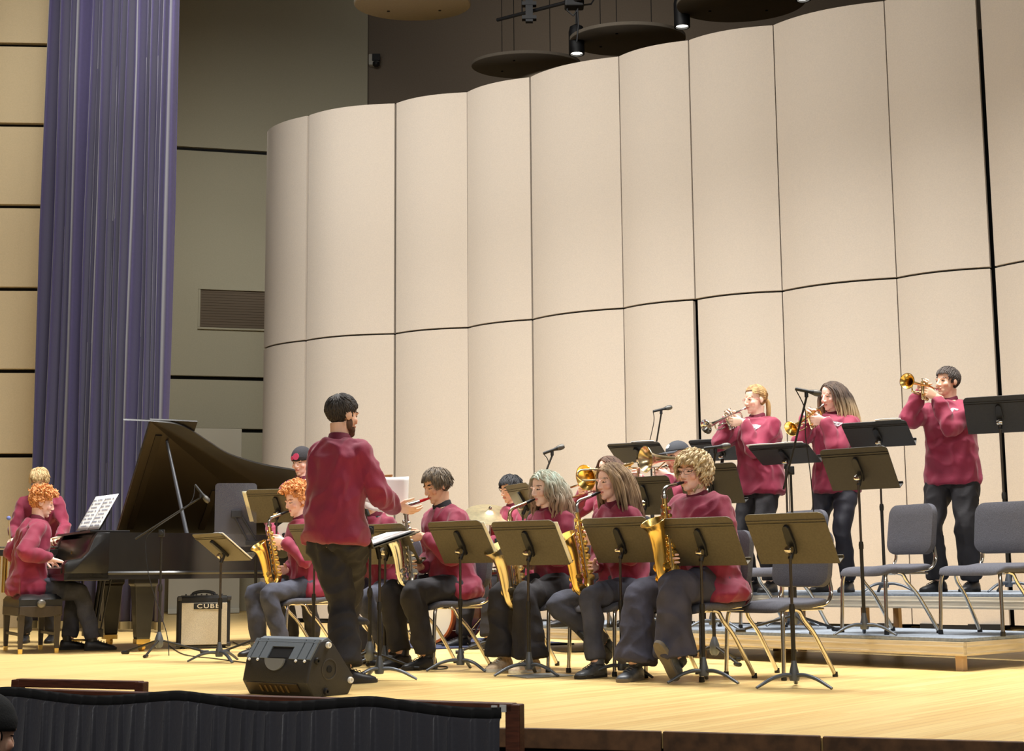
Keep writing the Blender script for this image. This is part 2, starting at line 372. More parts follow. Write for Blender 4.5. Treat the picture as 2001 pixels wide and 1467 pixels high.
mb = MB(); mb.box((.03, -.1, .02), (.15, .08, .13)); mb.lathe([(.07, 0), (.07, .06), (.03, .09)], (.03, -.08, -.07), (0, 0, -1)); obj('lens', mb, BLACK, t)
# ------------------------------------------------------------------ light
def area(name, loc, target, size, power, col=(1, .93, .82), spread=PI):
    l = bpy.data.lights.new(name, 'AREA'); l.shape = 'RECTANGLE'; l.size, l.size_y = size; l.energy = power; l.color = col; l.spread = spread
    o = bpy.data.objects.new(name, l); C.objects.link(o); o.location = loc
    o.rotation_euler = (V(target) - V(loc)).to_track_quat('-Z', 'Y').to_euler(); return o
def spot(name, loc, target, power, ang, blend=.6, col=(1, .93, .82), rad=.25):
    l = bpy.data.lights.new(name, 'SPOT'); l.energy = power; l.spot_size = math.radians(ang); l.spot_blend = blend; l.color = col; l.shadow_soft_size = rad
    o = bpy.data.objects.new(name, l); C.objects.link(o); o.location = loc
    o.rotation_euler = (V(target) - V(loc)).to_track_quat('-Z', 'Y').to_euler(); return o
LC = (1, .985, .95)
for i, x in enumerate((-3.5, -.5, 2.5, 5.0)):
    area('overhead_striplight', (x, 11.0 - .35 * x, 8.6), (x - .1, 12.0 - .35 * x, 0), (2.2, .6), 310 if x < 4 else 250, LC, math.radians(115))
for x in (-5., -1.5, 2., 5.5):
    spot('front_of_house_spot', (x * 1.25, -3.5, 7.6), (x * .5 + .5, 10.2, .7), 590, 50, .7, LC, .3)
for x, e in ((-3.4, 150), (-1.2, 120), (1.4, 88), (4.2, 62)):
    area('shell_wash', (x - 1.4, 12.4 - .42 * x, 9.0), (x, 18.9 - .6 * x, 4.2), (1.8, .5), e, LC, math.radians(120))
area('side_wall_fill', (-4.2, 20.5, 8.2), (-4.9, 26.3, 3.6), (1.2, .4), 70, (1, .97, .88), math.radians(130))  # added fill lamp that brightens the side wall
area('fly_fill', (1.0, 23.5, 8.6), (3.0, 25.0, 12.9), (1., .4), 40, (1, .92, .82), math.radians(150))  # unseen lamp aimed up at the ceiling behind the shell
w = bpy.data.worlds.new('world'); bpy.context.scene.world = w; w.use_nodes = True
w.node_tree.nodes['Background'].inputs[0].default_value = (1, .9, .78, 1); w.node_tree.nodes['Background'].inputs[1].default_value = .2
vs = bpy.context.scene.view_settings; vs.view_transform = 'Standard'; vs.look = 'None'; vs.gamma = 1; vs.use_curve_mapping = False; vs.exposure = 0.
# ------------------------------------------------------------------ furniture and instruments
def spl(pts, n=4):
    """Catmull-Rom through pts"""
    P = [V(p) for p in pts]; out = []
    for i in range(len(P) - 1):
        a, b, c, d = P[max(i - 1, 0)], P[i], P[i + 1], P[min(i + 2, len(P) - 1)]
        for k in range(n):
            t = k / n; out.append(.5 * (2 * b + (c - a) * t + (2 * a - 5 * b + 4 * c - d) * t * t + (3 * b - a - 3 * c + d) * t ** 3))
    return out + [P[-1]]
def interp(vals, n=4):
    return [p.x for p in spl([V((v, 0, 0)) for v in vals], n)]
def rrect(w, h, r, n=5):
    o = []
    for cx, cy, a0 in ((w / 2 - r, h / 2 - r, 0), (-w / 2 + r, h / 2 - r, PI / 2), (-w / 2 + r, -h / 2 + r, PI), (w / 2 - r, -h / 2 + r, 1.5 * PI)):
        for k in range(n + 1): a = a0 + PI / 2 * k / n; o.append((cx + r * math.cos(a), cy + r * math.sin(a)))
    return o
# --- padded stacking chair, forward = +Y
def make_chair(label, group):
    t = thing('music_chair', label, 'chair', (0, 0, 0), 0, group); SH = .455
    # seat cushion: rounded slab with a waterfall front
    mb = MB(); rings = []
    for k in range(13):
        u = k / 12; y = -.215 + .44 * u; w = .235 - .02 * (1 - u) ** 2 - (.02 if k in (0, 12) else 0)
        zt = SH - .012 * math.cos((u - .45) * 3) + .0 - (.035 * max(0, (u - .75) / .25) ** 2) ; zt += .018 * (1 - u) ** 2
        th = .06 if 0 < k < 12 else .034; zc = zt - .026
        rings.append([V((w * math.copysign(abs(math.cos(a)) ** .35, math.cos(a)), y, zc + th / 2 * math.copysign(abs(math.sin(a)) ** .6, math.sin(a)) - .008 * (1 - math.cos(a) ** 2) * (1 if math.sin(a) > 0 else 0))) for a in [2 * PI * j / 28 for j in range(28)]])
    mb.loft(rings); obj('seat', mb, PADGREY, t, 60)
    # back pad
    mb = MB(); M = Matrix.Translation((0, -.235, .695)) @ Matrix.Rotation(math.radians(98), 4, 'X')
    ol = rrect(.455, .345, .075, 7); rings = []
    for z, q in ((-.028, .05), (-.028, .5), (-.028, .88), (-.022, .98), (.0, 1), (.014, .995), (.026, .95), (.031, .87), (.032, .8), (.032, .5), (.032, .05)):
        rings.append([M @ V((x * q, y * q, z)) for x, y in ol])
    mb.loft(rings); obj('backrest', mb, PADGREY, t, 60)
    for sx in (-1, 1):
        mb = MB(); mb.tube(spl([(sx * .2, .13, SH - .05), (sx * .212, .185, SH - .062), (sx * .222, .2, SH - .12), (sx * .224, .204, .28), (sx * .227, .209, .14), (sx * .23, .215, .012)]), .0125, 10)
        l = obj('leg', mb, CHROME, t, 60); g = MB(); g.lathe([(.015, 0), (.017, .004), (.015, .03)], (sx * .23, .215, 0)); obj('foot_glide', g, BLACK, l)
        mb = MB(); mb.tube(spl([(sx * .2, .08, SH - .055), (sx * .214, .045, SH - .068), (sx * .221, .015, SH - .12), (sx * .224, -.075, .24), (sx * .23, -.225, .012)]), .0125, 10)
        l = obj('leg', mb, CHROME, t, 60); g = MB(); g.lathe([(.015, 0), (.017, .004), (.015, .03)], (sx * .23, -.225, 0)); obj('foot_glide', g, BLACK, l)
        mb = MB(); mb.tube(spl([(sx * .2, -.06, SH - .045), (sx * .206, -.19, SH - .03), (sx * .2, -.25, SH + .03), (sx * .19, -.25, SH + .12), (sx * .18, -.262, SH + .2)]), .014, 10, ry=.009)
        obj('back_support', mb, CHROME, t, 60)
    mb = MB(); mb.box((0, .0, SH - .058), (.41, .36, .014)); mb.tube([(-.2, .1, SH - .06), (.2, .1, SH - .06)], .01, 8); obj('seat_frame', mb, CHROME, t, None, .003)
    return t
chair0 = make_chair('', 'grey padded chairs on the stage'); chair_used = [False]
def place_chair(x, y, z, yaw, label):
    if not chair_used[0]:
        chair_used[0] = True; chair0.location = (x, y, z); chair0.rotation_euler = (0, 0, yaw); chair0['label'] = label; return chair0
    return dup(chair0, (x, y, z), yaw, label)
# --- music stand, front of the desk = +Y (towards the player)
def desk_mesh():
    W2, H2, r = .255, .165, .035; ol = [(-W2, -H2), (W2, -H2)] + [(W2 - r + r * math.cos(a), H2 - r + r * math.sin(a)) for a in [PI / 2 * k / 5 for k in range(6)]] + [(-W2 + r - r * math.cos(a), H2 - r + r * math.sin(a)) for a in [PI / 2 - PI / 2 * k / 5 for k in range(6)]]
    mb = MB(); mb.prism(ol, -.0025, .0025, Matrix.Rotation(PI / 2, 4, 'X'))
    mb.box((0, .03, -H2 + .0025), (2 * W2, .06, .005)); mb.box((0, .058, -H2 + .009), (2 * W2, .005, .018))
    for z in (.118, .1): mb.box((0, -.0045, z), (2 * W2 - .004, .006, .007))
    return mb
def make_stand(label, pivot, tilt, group, yaw=0., loc=(0, 0, 0), lift=0., dm=None):
    """pivot = height of the desk joint; tilt from upright in degrees"""
    t = thing('music_stand', label, 'music stand', loc, yaw, group)
    mb = MB(); mb.tube([(0, 0, .06), (0, 0, pivot * .56)], .0125, 12); mb.lathe([(.016, 0), (.017, .03), (.014, .05)], (0, 0, pivot * .56 - .02)); o = obj('pole', mb, STANDMETAL, t, 50)
    mb = MB(); mb.tube([(0, 0, pivot * .5), (0, 0, pivot)], .0085, 10); obj('inner_pole', mb, mat('steel_rod', (104, 96, 86), .3, .9), t, 50)
    mb = MB(); mb.lathe([(.026, .04), (.03, .055), (.026, .09), (.017, .13), (.0135, .15)]); obj('hub', mb, BASEMETAL, t, 50)
    for k in range(3):
        a = PI / 2 + k * 2 * PI / 3 + .5; d = V((math.cos(a), math.sin(a), 0)); mb = MB()
        p = spl([d * .015 + V((0, 0, .07)), d * .07 + V((0, 0, .072)), d * .14 + V((0, 0, .055)), d * .2 + V((0, 0, .026)), d * .235 + V((0, 0, .008))])
        mb.tube(p, [.017 - .005 * i / (len(p) - 1) for i in range(len(p))], 10, ry=[.013 - .006 * i / (len(p) - 1) for i in range(len(p))]); obj('leg', mb, BASEMETAL, t, 60)
    R = Matrix.Translation((0, .0, pivot)) @ Matrix.Rotation(math.radians(tilt), 4, 'X'); T = Matrix.Translation((0, .045, .04 + lift))
    mb = desk_mesh(); mb.v = [R @ (T @ V(v)) for v in mb.v]; obj('desk', mb, dm or DESKMETAL, t, 40)
    mb = MB(); mb.prism([(-.014, -.05), (.014, -.05), (.026, .02), (.02, .12), (.008, .135), (-.008, .135), (-.02, .12), (-.026, .02)], 0, .022, R @ Matrix.Translation((0, .04, lift)) @ Matrix.Rotation(PI / 2, 4, 'X'))
    mb.box((0, .008, 0), (.03, .045, .06), R.to_3x3()) if False else None
    mb.tube([R @ V((0, .03, -.01)), V((0, 0, pivot - .06))], [.016, .015], 10)
    obj('bracket', mb, BLACK, t, None, .003)
    mb = MB(); mb.lathe([(.0, -.022), (.017, -.02), (.02, -.01), (.02, .01), (.017, .02), (0, .022)], (0, -.012, pivot - .005), (1, 0, 0)); mb.lathe([(.016, 0), (.018, .008), (.012, .014)], (0.0, -.012, pivot), (0, -1, 0)); obj('knob', mb, CHROME, t, 50)
    t['desk_M'] = [x for r in (R @ T) for x in r]
    return t
def desk_world(t):
    m = t['desk_M']; M = Matrix([list(m[i * 4:i * 4 + 4]) for i in range(4)])
    return Matrix.Translation(t.location) @ Matrix.Rotation(t.rotation_euler.z, 4, 'Z') @ M
def paper_on(t, label, dx=0., w=.23, h=.30, m=None, n=1, dz=0., skew=0.):
    M = desk_world(t) @ Matrix.Translation((dx, .0075, -.155 + dz)) @ Matrix.Rotation(skew, 4, 'Y')
    r = thing('sheet_music', label, 'sheet music', M=M, group='sheet music')
    mb = MB()
    for k in range(n):
        x0 = (k - n / 2) * w; rows = []
        for z in [h * i / 6 for i in range(7)]:
            rows.append([V((x0 + w * j / 6, .004 * math.sin(PI * j / 6) + .0015 * k + .02 * (z / h) ** 4 * 0, z)) for j in range(7)])
        mb.loft([r0 for r0 in rows], False, False, closed=False)
    o = obj('page', mb, m or WHITE, r, 60); md = o.modifiers.new('s', 'SOLIDIFY'); md.thickness = .003
    return r
# --- microphone stand: boom or straight
def tripod(t, loc_h, rl=.33, n=3, a0=.3, flat=.1, m=STANDMETAL):
    mb = MB(); mb.lathe([(.02, loc_h - .06), (.034, loc_h - .04), (.036, loc_h + .01), (.022, loc_h + .05), (.015, loc_h + .07)]); obj('hub', mb, BASEMETAL, t, 50)
    for k in range(n):
        a = a0 + k * 2 * PI / n; d = V((math.cos(a), math.sin(a), 0)); mb = MB(); mb.tube([d * .02 + V((0, 0, loc_h)), d * rl + V((0, 0, .014))], .0095, 8); l = obj('leg', mb, m, t, 60)
        g = MB(); g.tube([d * (rl - .05) + V((0, 0, .016)), d * (rl + .02) + V((0, 0, .014))], .014, 8); obj('rubber_foot', g, BLACK, l, 60)
def make_mic_stand(label, mic_label, base, joint_z, a, b, mic_dir, a0=.3, rl=.33, cable=None, hub=.12):
    """base: world floor point; pole up to joint; boom from a to b (world); microphone at b pointing mic_dir"""
    base = V(base); t = thing('microphone_stand', label, 'microphone stand', base); L = lambda p: V(p) - base
    tripod(t, hub, rl, 3, a0)
    j = V((0, 0, joint_z - base.z)); mb = MB(); mb.tube([(0, 0, hub), (0, 0, j.z * .55)], .013, 10); mb.tube([(0, 0, j.z * .5), j], .009, 10); mb.lathe([(.018, -.03), (.02, 0), (.015, .03)], (0, 0, j.z * .55)); obj('pole', mb, STANDMETAL, t, 50)
    mb = MB(); mb.tube([L(a), L(b)], .008, 8); obj('boom', mb, STANDMETAL, t, 60)
    mb = MB(); mb.box(j, (.05, .03, .06)); mb.lathe([(.02, -.03), (.022, 0), (.02, .03)], j, (0, 1, 0)); obj('clutch', mb, BLACK, t, None, .004)
    mb = MB(); mb.tube([L(b) - V((0, 0, .0)), L(b) + V((0, 0, .035))], .014, 8); obj('clip', mb, BLACK, t, 60)
    d = V(mic_dir).normalized(); c = V((0, 0, .045)); r = thing('microphone', mic_label, 'microphone', V(b), 0, 'microphones')
    mb = MB(); mb.lathe([(.011, -.1), (.0125, -.09), (.0125, .0), (.019, .03)], c + d * .02, d, 16); obj('handle', mb, mat('mic_dark_grey', (46, 46, 46), .45, .4), r, 50)
    mb = MB(); mb.lathe([(.02, .03), (.0245, .05), (.0235, .075), (.014, .09)], c + d * .02, d, 16); obj('grille', mb, mat('mic_grille', (96, 94, 90), .5, .7), r, 50)
    if cable:
        mb = MB(); mb.tube(spl([c - d * .08] + [V(p) - V(b) for p in cable], 6), .004, 6); obj('cable', mb, BLACK, r, 60)
    return t
# --- saxophone in its own frame: mouth at origin, +Y forward, +Z up
def make_sax(label, M, sc=1., m=BRASS, neckm=None, mouthm=None):
    t = thing('saxophone', label, 'saxophone', M=M, group='saxophones'); s = lambda u, w: V((0, u * sc, w * sc))
    mb = MB(); mb.tube([V((0, -.018, .004)), V((0, .02, -.006)), V((0, .058, -.018))], [.006, .0105, .0115], 12); obj('mouthpiece', mb, mouthm or BLACK, t, 60)
    nk = spl([V((0, .045, -.014)), s(.075, -.024), s(.11, -.034), s(.15, -.048), s(.172, -.075), s(.172, -.11)]); mb = MB(); mb.tube(nk, [.0105 + .004 * i / len(nk) for i in range(len(nk))], 14); mb.lathe([(.02, -.012), (.021, 0), (.02, .012)], s(.172, -.11)); obj('neck', mb, neckm or m, t, 60)
    P = [s(.172, -.105), s(.165, -.18), s(.145, -.32), (0, .125 * sc, -.46 * sc), s(.115, -.54), s(.12, -.595), s(.155, -.63), s(.195, -.605), s(.213, -.54), s(.226, -.45), s(.243, -.37), s(.262, -.315), s(.285, -.275)]
    Rr = [.0145, .017, .022, .027, .03, .032, .034, .035, .037, .041, .047, .057, .078]
    mb = MB(); pp = spl(P, 5); rr = [r * sc for r in interp(Rr, 5)]; mb.tube(pp, rr, 22, caps=False)
    # inside of the bell
    inn = [p for p in pp[-22:]][::-1]; mb.tube(inn, [max(.01, r - .003) for r in rr[-22:]][::-1], 22, caps=False)
    mb.tube([pp[-1] + (pp[-1] - pp[-2]).normalized().cross(V((1, 0, 0))) * 0 + V((0, 0, 0)), pp[-1] + (pp[-1] - pp[-2]).normalized() * .002], [rr[-1], rr[-1]], 22, caps=False)
    body = obj('body', mb, m, t, 60)
    # keywork: cups, rods, guards
    mb = MB()
    for i in range(9):
        f = i / 8; p = V(P[1]).lerp(V(P[4]), f); x = .024 * sc + .004 * f
        for sx in ((1, -1) if i % 2 else (-1,)):
            mb.lathe([(.009 + .008 * f, 0), (.0125 + .008 * f, .002), (.0125 + .008 * f, .007), (.005, .009)], p + V((sx * x, -.005, 0)), (sx, .35, 0), 14)
        mb.lathe([(.011 + .006 * f, 0), (.014 + .006 * f, .003), (.012, .008)], p + V((0, .022 + .006 * f, .01)), (0, 1, 0), 14)
    obj('key_cups', mb, m, t, 50)
    mb = MB()
    for sx, y in ((.02, .02), (-.022, .018), (.03, -.002)): mb.tube([V(P[1]) + V((sx, y, 0)), V(P[4]) + V((sx * 1.4, y + .012, 0))], .0032, 6)
    mb.tube([V(P[4]) + V((0, .0, .03)), V(P[9]) + V((0, -.03, -.05))], .005, 6)
    obj('rods', mb, neckm or m, t, 60)
    mb = MB()
    for i in (7, 8):
        p = V(P[i]); mb.lathe([(.022 * sc, 0), (.028 * sc, .004), (.026 * sc, .01), (.008, .013)], p + V((.034 * sc, 0, 0)), (1, 0, 0), 16); mb.lathe([(.022 * sc, 0), (.028 * sc, .004), (.026 * sc, .01), (.008, .013)], p + V((-.036 * sc, 0, 0)), (-1, 0, 0), 16)
    obj('bell_key', mb, m, t, 50)
    mb = MB(); b2 = pp[-1]; dd = (pp[-1] - pp[-2]).normalized(); mb.tube([b2 + Matrix.Rotation(2 * PI * k / 28, 3, dd) @ (dd.cross(V((1, 0, 0))).normalized() * rr[-1]) for k in range(28)], .003, 6, closed=True); obj('bell_rim', mb, m, t, 60)
    return t
def make_trumpet(label, M, m=BRASS, m2=None):
    t = thing('trumpet', label, 'trumpet', M=M, group='trumpets'); m2 = m2 or m
    mb = MB(); mb.lathe([(.0135, 0), (.0138, .006), (.009, .014), (.0055, .03), (.006, .085)], (0, 0, 0), (0, 1, 0), 16); obj('mouthpiece', mb, SILVER, t, 60)
    mb = MB(); mb.tube(spl([(0.012, .07, 0), (.012, .2, 0), (.012, .33, 0), (.012, .362, -.012), (.012, .37, -.038), (.012, .362, -.064), (.012, .33, -.076), (.012, .27, -.076)]), .0062, 10); obj('leadpipe', mb, m2, t, 60)
    P = [(-.012, .25, -.076), (-.012, .12, -.076), (-.012, .085, -.064), (-.012, .075, -.038), (-.012, .085, -.012), (-.012, .12, 0), (-.012, .25, 0), (-.012, .34, 0), (-.012, .40, 0), (-.012, .44, 0), (-.012, .468, 0), (-.012, .485, 0)]
    Rr = [.0062, .0062, .0064, .0066, .0068, .007, .009, .0115, .0165, .026, .043, .062]
    mb = MB(); pp = spl(P); rr = interp(Rr); mb.tube(pp, rr, 24, caps=False); mb.tube(pp[-20:][::-1], [r - .0015 for r in rr[-20:]][::-1], 24, caps=False); obj('bell', mb, m, t, 60)
    mb = MB(); mb.tube([pp[-1] + V((rr[-1] * math.cos(a), 0, rr[-1] * math.sin(a))) for a in [2 * PI * k / 28 for k in range(28)]], .0025, 6, closed=True); obj('bell_rim', mb, m, t, 60)
    for k in range(3):
        y = .165 + .032 * k; mb = MB(); mb.lathe([(.006, -.118), (.013, -.112), (.0135, -.1), (.0125, -.098), (.0125, .018), (.0135, .02), (.0135, .03), (.004, .034), (.004, .05)], (0, y, 0), (0, 0, 1), 14); v = obj('valve', mb, m2, t, 50)
        b = MB(); b.lathe([(.004, 0), (.009, .001), (.009, .005)], (0, y, .049)); obj('finger_button', b, SILVER, v)
    mb = MB(); mb.tube(spl([(.02, .24, -.05), (.05, .24, -.05), (.06, .25, -.05), (.06, .29, -.05), (.05, .3, -.05), (.02, .3, -.05)]), .006, 8); mb.tube(spl([(0, .165, -.03), (0, .13, -.03), (0, .115, -.04), (0, .13, -.05), (0, .165, -.05)]), .006, 8); obj('valve_slide', mb, m2, t, 60)
    return t
def make_trombone(label, M, ext=.22, m=BRASS, m2=PALEBRASS, side=-1):
    t = thing('trombone', label, 'trombone', M=M, group='trombones'); s = side
    mb = MB(); mb.lathe([(.019, 0), (.019, .008), (.011, .022), (.006, .045), (.0065, .09)], (0, 0, 0), (0, 1, 0), 16); obj('mouthpiece', mb, SILVER, t, 60)
    mb = MB(); mb.tube([(0, .08, 0), (0, .62, 0)], .0065, 10); mb.tube([(0, .05, -.085), (0, .62, -.085)], .0065, 10); mb.tube([(0, .12, 0), (0, .12, -.085)], .007, 8); obj('inner_slide', mb, SILVER, t, 60)
    e = ext; mb = MB(); mb.tube(spl([(0, .14 + e, 0), (0, .45 + e, 0), (0, .66 + e, 0), (0, .705 + e, -.012), (0, .725 + e, -.043), (0, .705 + e, -.073), (0, .66 + e, -.085), (0, .45 + e, -.085), (0, .14 + e, -.085)]), .0085, 10); mb.tube([(0, .16 + e, 0), (0, .16 + e, -.085)], .008, 8); obj('outer_slide', mb, m2, t, 60)
    z0 = .06
    P = [(0, .05, -.085), (0, .0, -.085), (s * .03, -.1, -.05), (s * .06, -.2, -.02), (s * .06, -.27, 0), (s * .075, -.31, .03), (s * .1, -.32, z0), (s * .125, -.3, z0), (s * .13, -.2, z0), (s * .13, 0, z0), (s * .13, .12, z0), (s * .13, .2, z0), (s * .13, .25, z0), (s * .13, .285, z0)]
    Rr = [.0075, .0075, .008, .0085, .009, .0095, .01, .0105, .012, .017, .026, .043, .07, .105]
    mb = MB(); pp = spl(P); rr = interp(Rr); mb.tube(pp, rr, 28, caps=False); mb.tube(pp[-26:][::-1], [r - .002 for r in rr[-26:]][::-1], 28, caps=False); obj('bell', mb, m, t, 60)
    mb = MB(); mb.tube([pp[-1] + V((rr[-1] * math.cos(a), 0, rr[-1] * math.sin(a))) for a in [2 * PI * k / 32 for k in range(32)]], .003, 6, closed=True); obj('bell_rim', mb, m, t, 60)
    mb = MB(); mb.tube([(0, .1, -.02), (s * .13, .06, z0)], .006, 8); mb.tube([(s * .06, -.22, -.01), (s * .13, -.2, z0)], .006, 8); obj('brace', mb, m2, t, 60)
    return t
# ------------------------------------------------------------------ people
# local frame of a person: +X their right, +Y forward, +Z up, origin on the floor under the hips
def ik(a, t, l1, l2, pole):
    a, t = V(a), V(t); d = t - a; L = min(d.length, (l1 + l2) * .995); L = max(L, abs(l1 - l2) * 1.05); u = d.normalized()
    x = (l1 * l1 - l2 * l2 + L * L) / (2 * L); h = math.sqrt(max(0, l1 * l1 - x * x)); p = V(pole); p = (p - u * p.dot(u)).normalized()
    return a + u * x + p * h, a + u * L
SKINS = {'fair': (246, 208, 186), 'pink': (248, 202, 184), 'tan': (226, 178, 148), 'warm': (238, 192, 164)}
def skin_mats(kind, brow):
    c = SKINS[kind]
    return [mat('skin_' + kind, c, .55, var=.05, scale=14), mat('lips_' + kind, (int(c[0] * .84), int(c[1] * .62), int(c[2] * .62)), .5), mat('brow_%d_%d_%d' % brow, brow, .8), mat('eye_dark', (40, 30, 26), .3), mat('blush_' + kind, (int(c[0] * .99), int(c[1] * .93), int(c[2] * .92)), .55)]
def fib(n):
    g = PI * (3 - math.sqrt(5))
    for i in range(n):
        z = 1 - 2 * (i + .5) / n; r = math.sqrt(1 - z * z); yield V((r * math.cos(g * i), r * math.sin(g * i), z))
HC, HR = V((0, -.012, .035)), V((.078, .098, .087))        # cranium centre and radii
def scalp_ok(p, line=.075):
    """is the scalp point p (head frame) under hair?"""
    if p.y > .05 and p.z < line: return False
    if p.y > .01 and p.z < line - .035: return False
    if p.y > -.035 and p.z < .0 and abs(p.x) > .05: return False
    return p.z > -.075
def push_out(p, k):
    q = V(((p.x - HC.x) / HR.x, (p.y - HC.y) / HR.y, (p.z - HC.z) / HR.z)); l = q.length
    if l < k and l > 1e-6: q *= k / l; return V((HC.x + q.x * HR.x, HC.y + q.y * HR.y, HC.z + q.z * HR.z))
    return p
def hair_mesh(style, seed):
    """hair in the head frame as a cap and many tapering locks"""
    rnd = random.Random(seed); mb = MB(); line = style.get('line', .075); n = style.get('n', 300); L = style['len']; w = style.get('w', .008)
    cap = MB(); rings = []
    vs = list(fib(900)); sc = style.get('cap', 1.04)
    # cap surface: lat/long cranium patch
    NU, NV = 40, 22; vid = {}; cv = []; cf = []
    def pt(i, j):
        a = -PI / 2 + PI * j / NV; b = 2 * PI * i / NU
        return V((HC.x + HR.x * sc * math.cos(a) * math.cos(b), HC.y + HR.y * sc * math.cos(a) * math.sin(b), HC.z + HR.z * sc * math.sin(a)))
    for i in range(NU):
        for j in range(4, NV):
            q = [pt(i, j), pt(i + 1, j), pt(i + 1, j + 1), pt(i, j + 1)]; c = sum(q, V()) / 4
            if scalp_ok(c, line) and c.z < style.get('zmax', 9):
                ids = []
                for k in ((i, j), ((i + 1) % NU, j), ((i + 1) % NU, j + 1), (i, j + 1)):
                    if k not in vid: vid[k] = len(cv); cv.append(pt(*k))
                    ids.append(vid[k])
                cf.append(tuple(ids))
    mb.add(cv, cf)
    for u in fib(n):
        p = V((HC.x + HR.x * u.x, HC.y + HR.y * u.y, HC.z + HR.z * u.z))
        if not scalp_ok(p, line - .004) or p.z > style.get('zmax', 9): continue
        f = style['flow'](p, rnd); ln = L * rnd.uniform(.75, 1.2); st = style.get('steps', 7)
        if 'lenf' in style: ln *= style['lenf'](p)
        pts = []; q = push_out(p, 1.0); v = f.normalized(); ph = rnd.uniform(0, 6.28); cr = style.get('curl', 0)
        nrm = u.copy(); side = V((rnd.uniform(-1, 1), rnd.uniform(-1, 1), rnd.uniform(-1, 1)))
        kk = style.get('rise', 1.06) + rnd.uniform(-.01, .03)
        for i in range(st + 1):
            t = i / st; o = V()
            if cr: a1 = (side - v * side.dot(v)).normalized(); a2 = v.cross(a1); an = ph + t * style.get('turns', 1.5) * 6.28; o = (a1 * math.cos(an) + a2 * math.sin(an)) * cr * min(1, t * 3)
            pts.append(q + o)
            v = (v + V((0, 0, -1)) * style.get('grav', .3) + V((rnd.uniform(-1, 1), rnd.uniform(-1, 1), rnd.uniform(-1, 1))) * style.get('jit', .1)).normalized()
            q = push_out(q + v * ln / st, 1 + (kk - 1) * min(1, t * 2 + .3))
            if style.get('hug'):
                e_ = V(((q.x - HC.x) / HR.x, (q.y - HC.y) / HR.y, (q.z - HC.z) / HR.z)); e_ *= (1 + (kk - 1) * min(1, t * 2 + .3)) / max(.2, e_.length); q = V((HC.x + e_.x * HR.x, HC.y + e_.y * HR.y, HC.z + e_.z * HR.z)); v = tang(q, TIE - q) if style.get('hug') == 2 else tang(q, v)
            if style.get('neck') and q.z < -.08: q.y = min(q.y, style['neck'] + abs(q.x) * .9)
        for i in range(2, len(pts)):
            if pts[i].y > .045 and pts[i].z < style.get('fringe', .048) and abs(pts[i].x) < .066: pts = pts[:i]; break
        if len(pts) < 3: continue
        st = len(pts) - 1; ww = w * rnd.uniform(.7, 1.3); mb.tube(pts, [ww * (.75 + .5 * math.sin(PI * min(1, i / st * 1.1))) * (1 if i < st else .35) for i in range(st + 1)], 5)
    return mb
def tang(p, v):
    n = V(((p.x - HC.x) / HR.x ** 2, (p.y - HC.y) / HR.y ** 2, (p.z - HC.z) / HR.z ** 2)).normalized(); v = v - n * v.dot(n); return v.normalized() if v.length > 1e-4 else V((0, 1, 0))
def fl_short(p, r):          # from a crown whorl at the back, combed forward and down
    c = V((.012, -.055, .115)); return (tang(p, (p - c) + V((0, .012, 0))) + V((r.uniform(-.2, .2), r.uniform(-.2, .2), r.uniform(0, .12)))).normalized()
def fl_fringe(p, r): return (fl_short(p, r) + V((r.uniform(-.2, .2), 0, r.uniform(0, .3)))).normalized()
def fl_spiky(p, r): return V((p.x * 6 + r.uniform(-.4, .4), p.y * 5 + r.uniform(-.1, .5), .8 + p.z * 4))
def fl_part(p, r): return V(((1 if p.x > .0 else -1) * .9, -.25 + r.uniform(-.1, .1), .05))
TIE = V((0, -.118, .005))
def fl_back(p, r): return tang(p, TIE - p)
HAIR = {
    'short_dark': dict(len=.042, n=900, w=.0045, flow=fl_short, grav=.05, jit=.06, rise=1.06, steps=4, line=.08, cap=1.05, hug=1, lenf=lambda p: 1.1 if p.z > .04 else .7),
    'under': dict(len=.03, n=900, w=.0045, flow=fl_short, grav=.15, jit=.06, rise=1.04, steps=4, line=.08, zmax=.02),
    'fade_curly': dict(len=.05, n=420, w=.0075, flow=fl_spiky, grav=.15, curl=.011, turns=1.3, rise=1.09, steps=8, lenf=lambda p: 1.15 if p.z > .05 else .25, cap=1.02),
    'fringe': dict(len=.07, n=800, w=.005, flow=fl_fringe, grav=.2, jit=.12, rise=1.11, steps=6, cap=1.06, lenf=lambda p: 1. if p.z > .03 else .4),
    'mop': dict(len=.085, n=640, w=.0065, flow=fl_short, grav=.25, curl=.011, turns=1., jit=.16, rise=1.2, steps=9, line=.07, cap=1.12, fringe=.035),
    'curly_top': dict(len=.055, n=430, w=.008, flow=fl_spiky, grav=.12, curl=.012, turns=1.4, rise=1.1, steps=8, lenf=lambda p: 1.2 if p.z > .06 else .3, cap=1.03),
    'long': dict(len=.30, n=420, w=.0075, flow=fl_part, grav=.42, jit=.07, rise=1.13, steps=12, line=.085, neck=-.03),
    'long_curl': dict(len=.31, n=420, w=.008, flow=fl_part, grav=.42, curl=.013, turns=1.8, jit=.1, rise=1.16, steps=14, line=.085, neck=-.02),
    'loose': dict(len=.32, n=400, w=.007, flow=fl_part, grav=.45, curl=.006, turns=1.2, jit=.06, rise=1.08, steps=13, line=.09, neck=-.02),
    'tied': dict(len=.10, n=800, w=.0045, flow=fl_back, grav=.0, jit=.02, rise=1.045, steps=7, line=.088, hug=2, lenf=lambda p: min(1, (p - TIE).length * 5.5), cap=1.04),
}
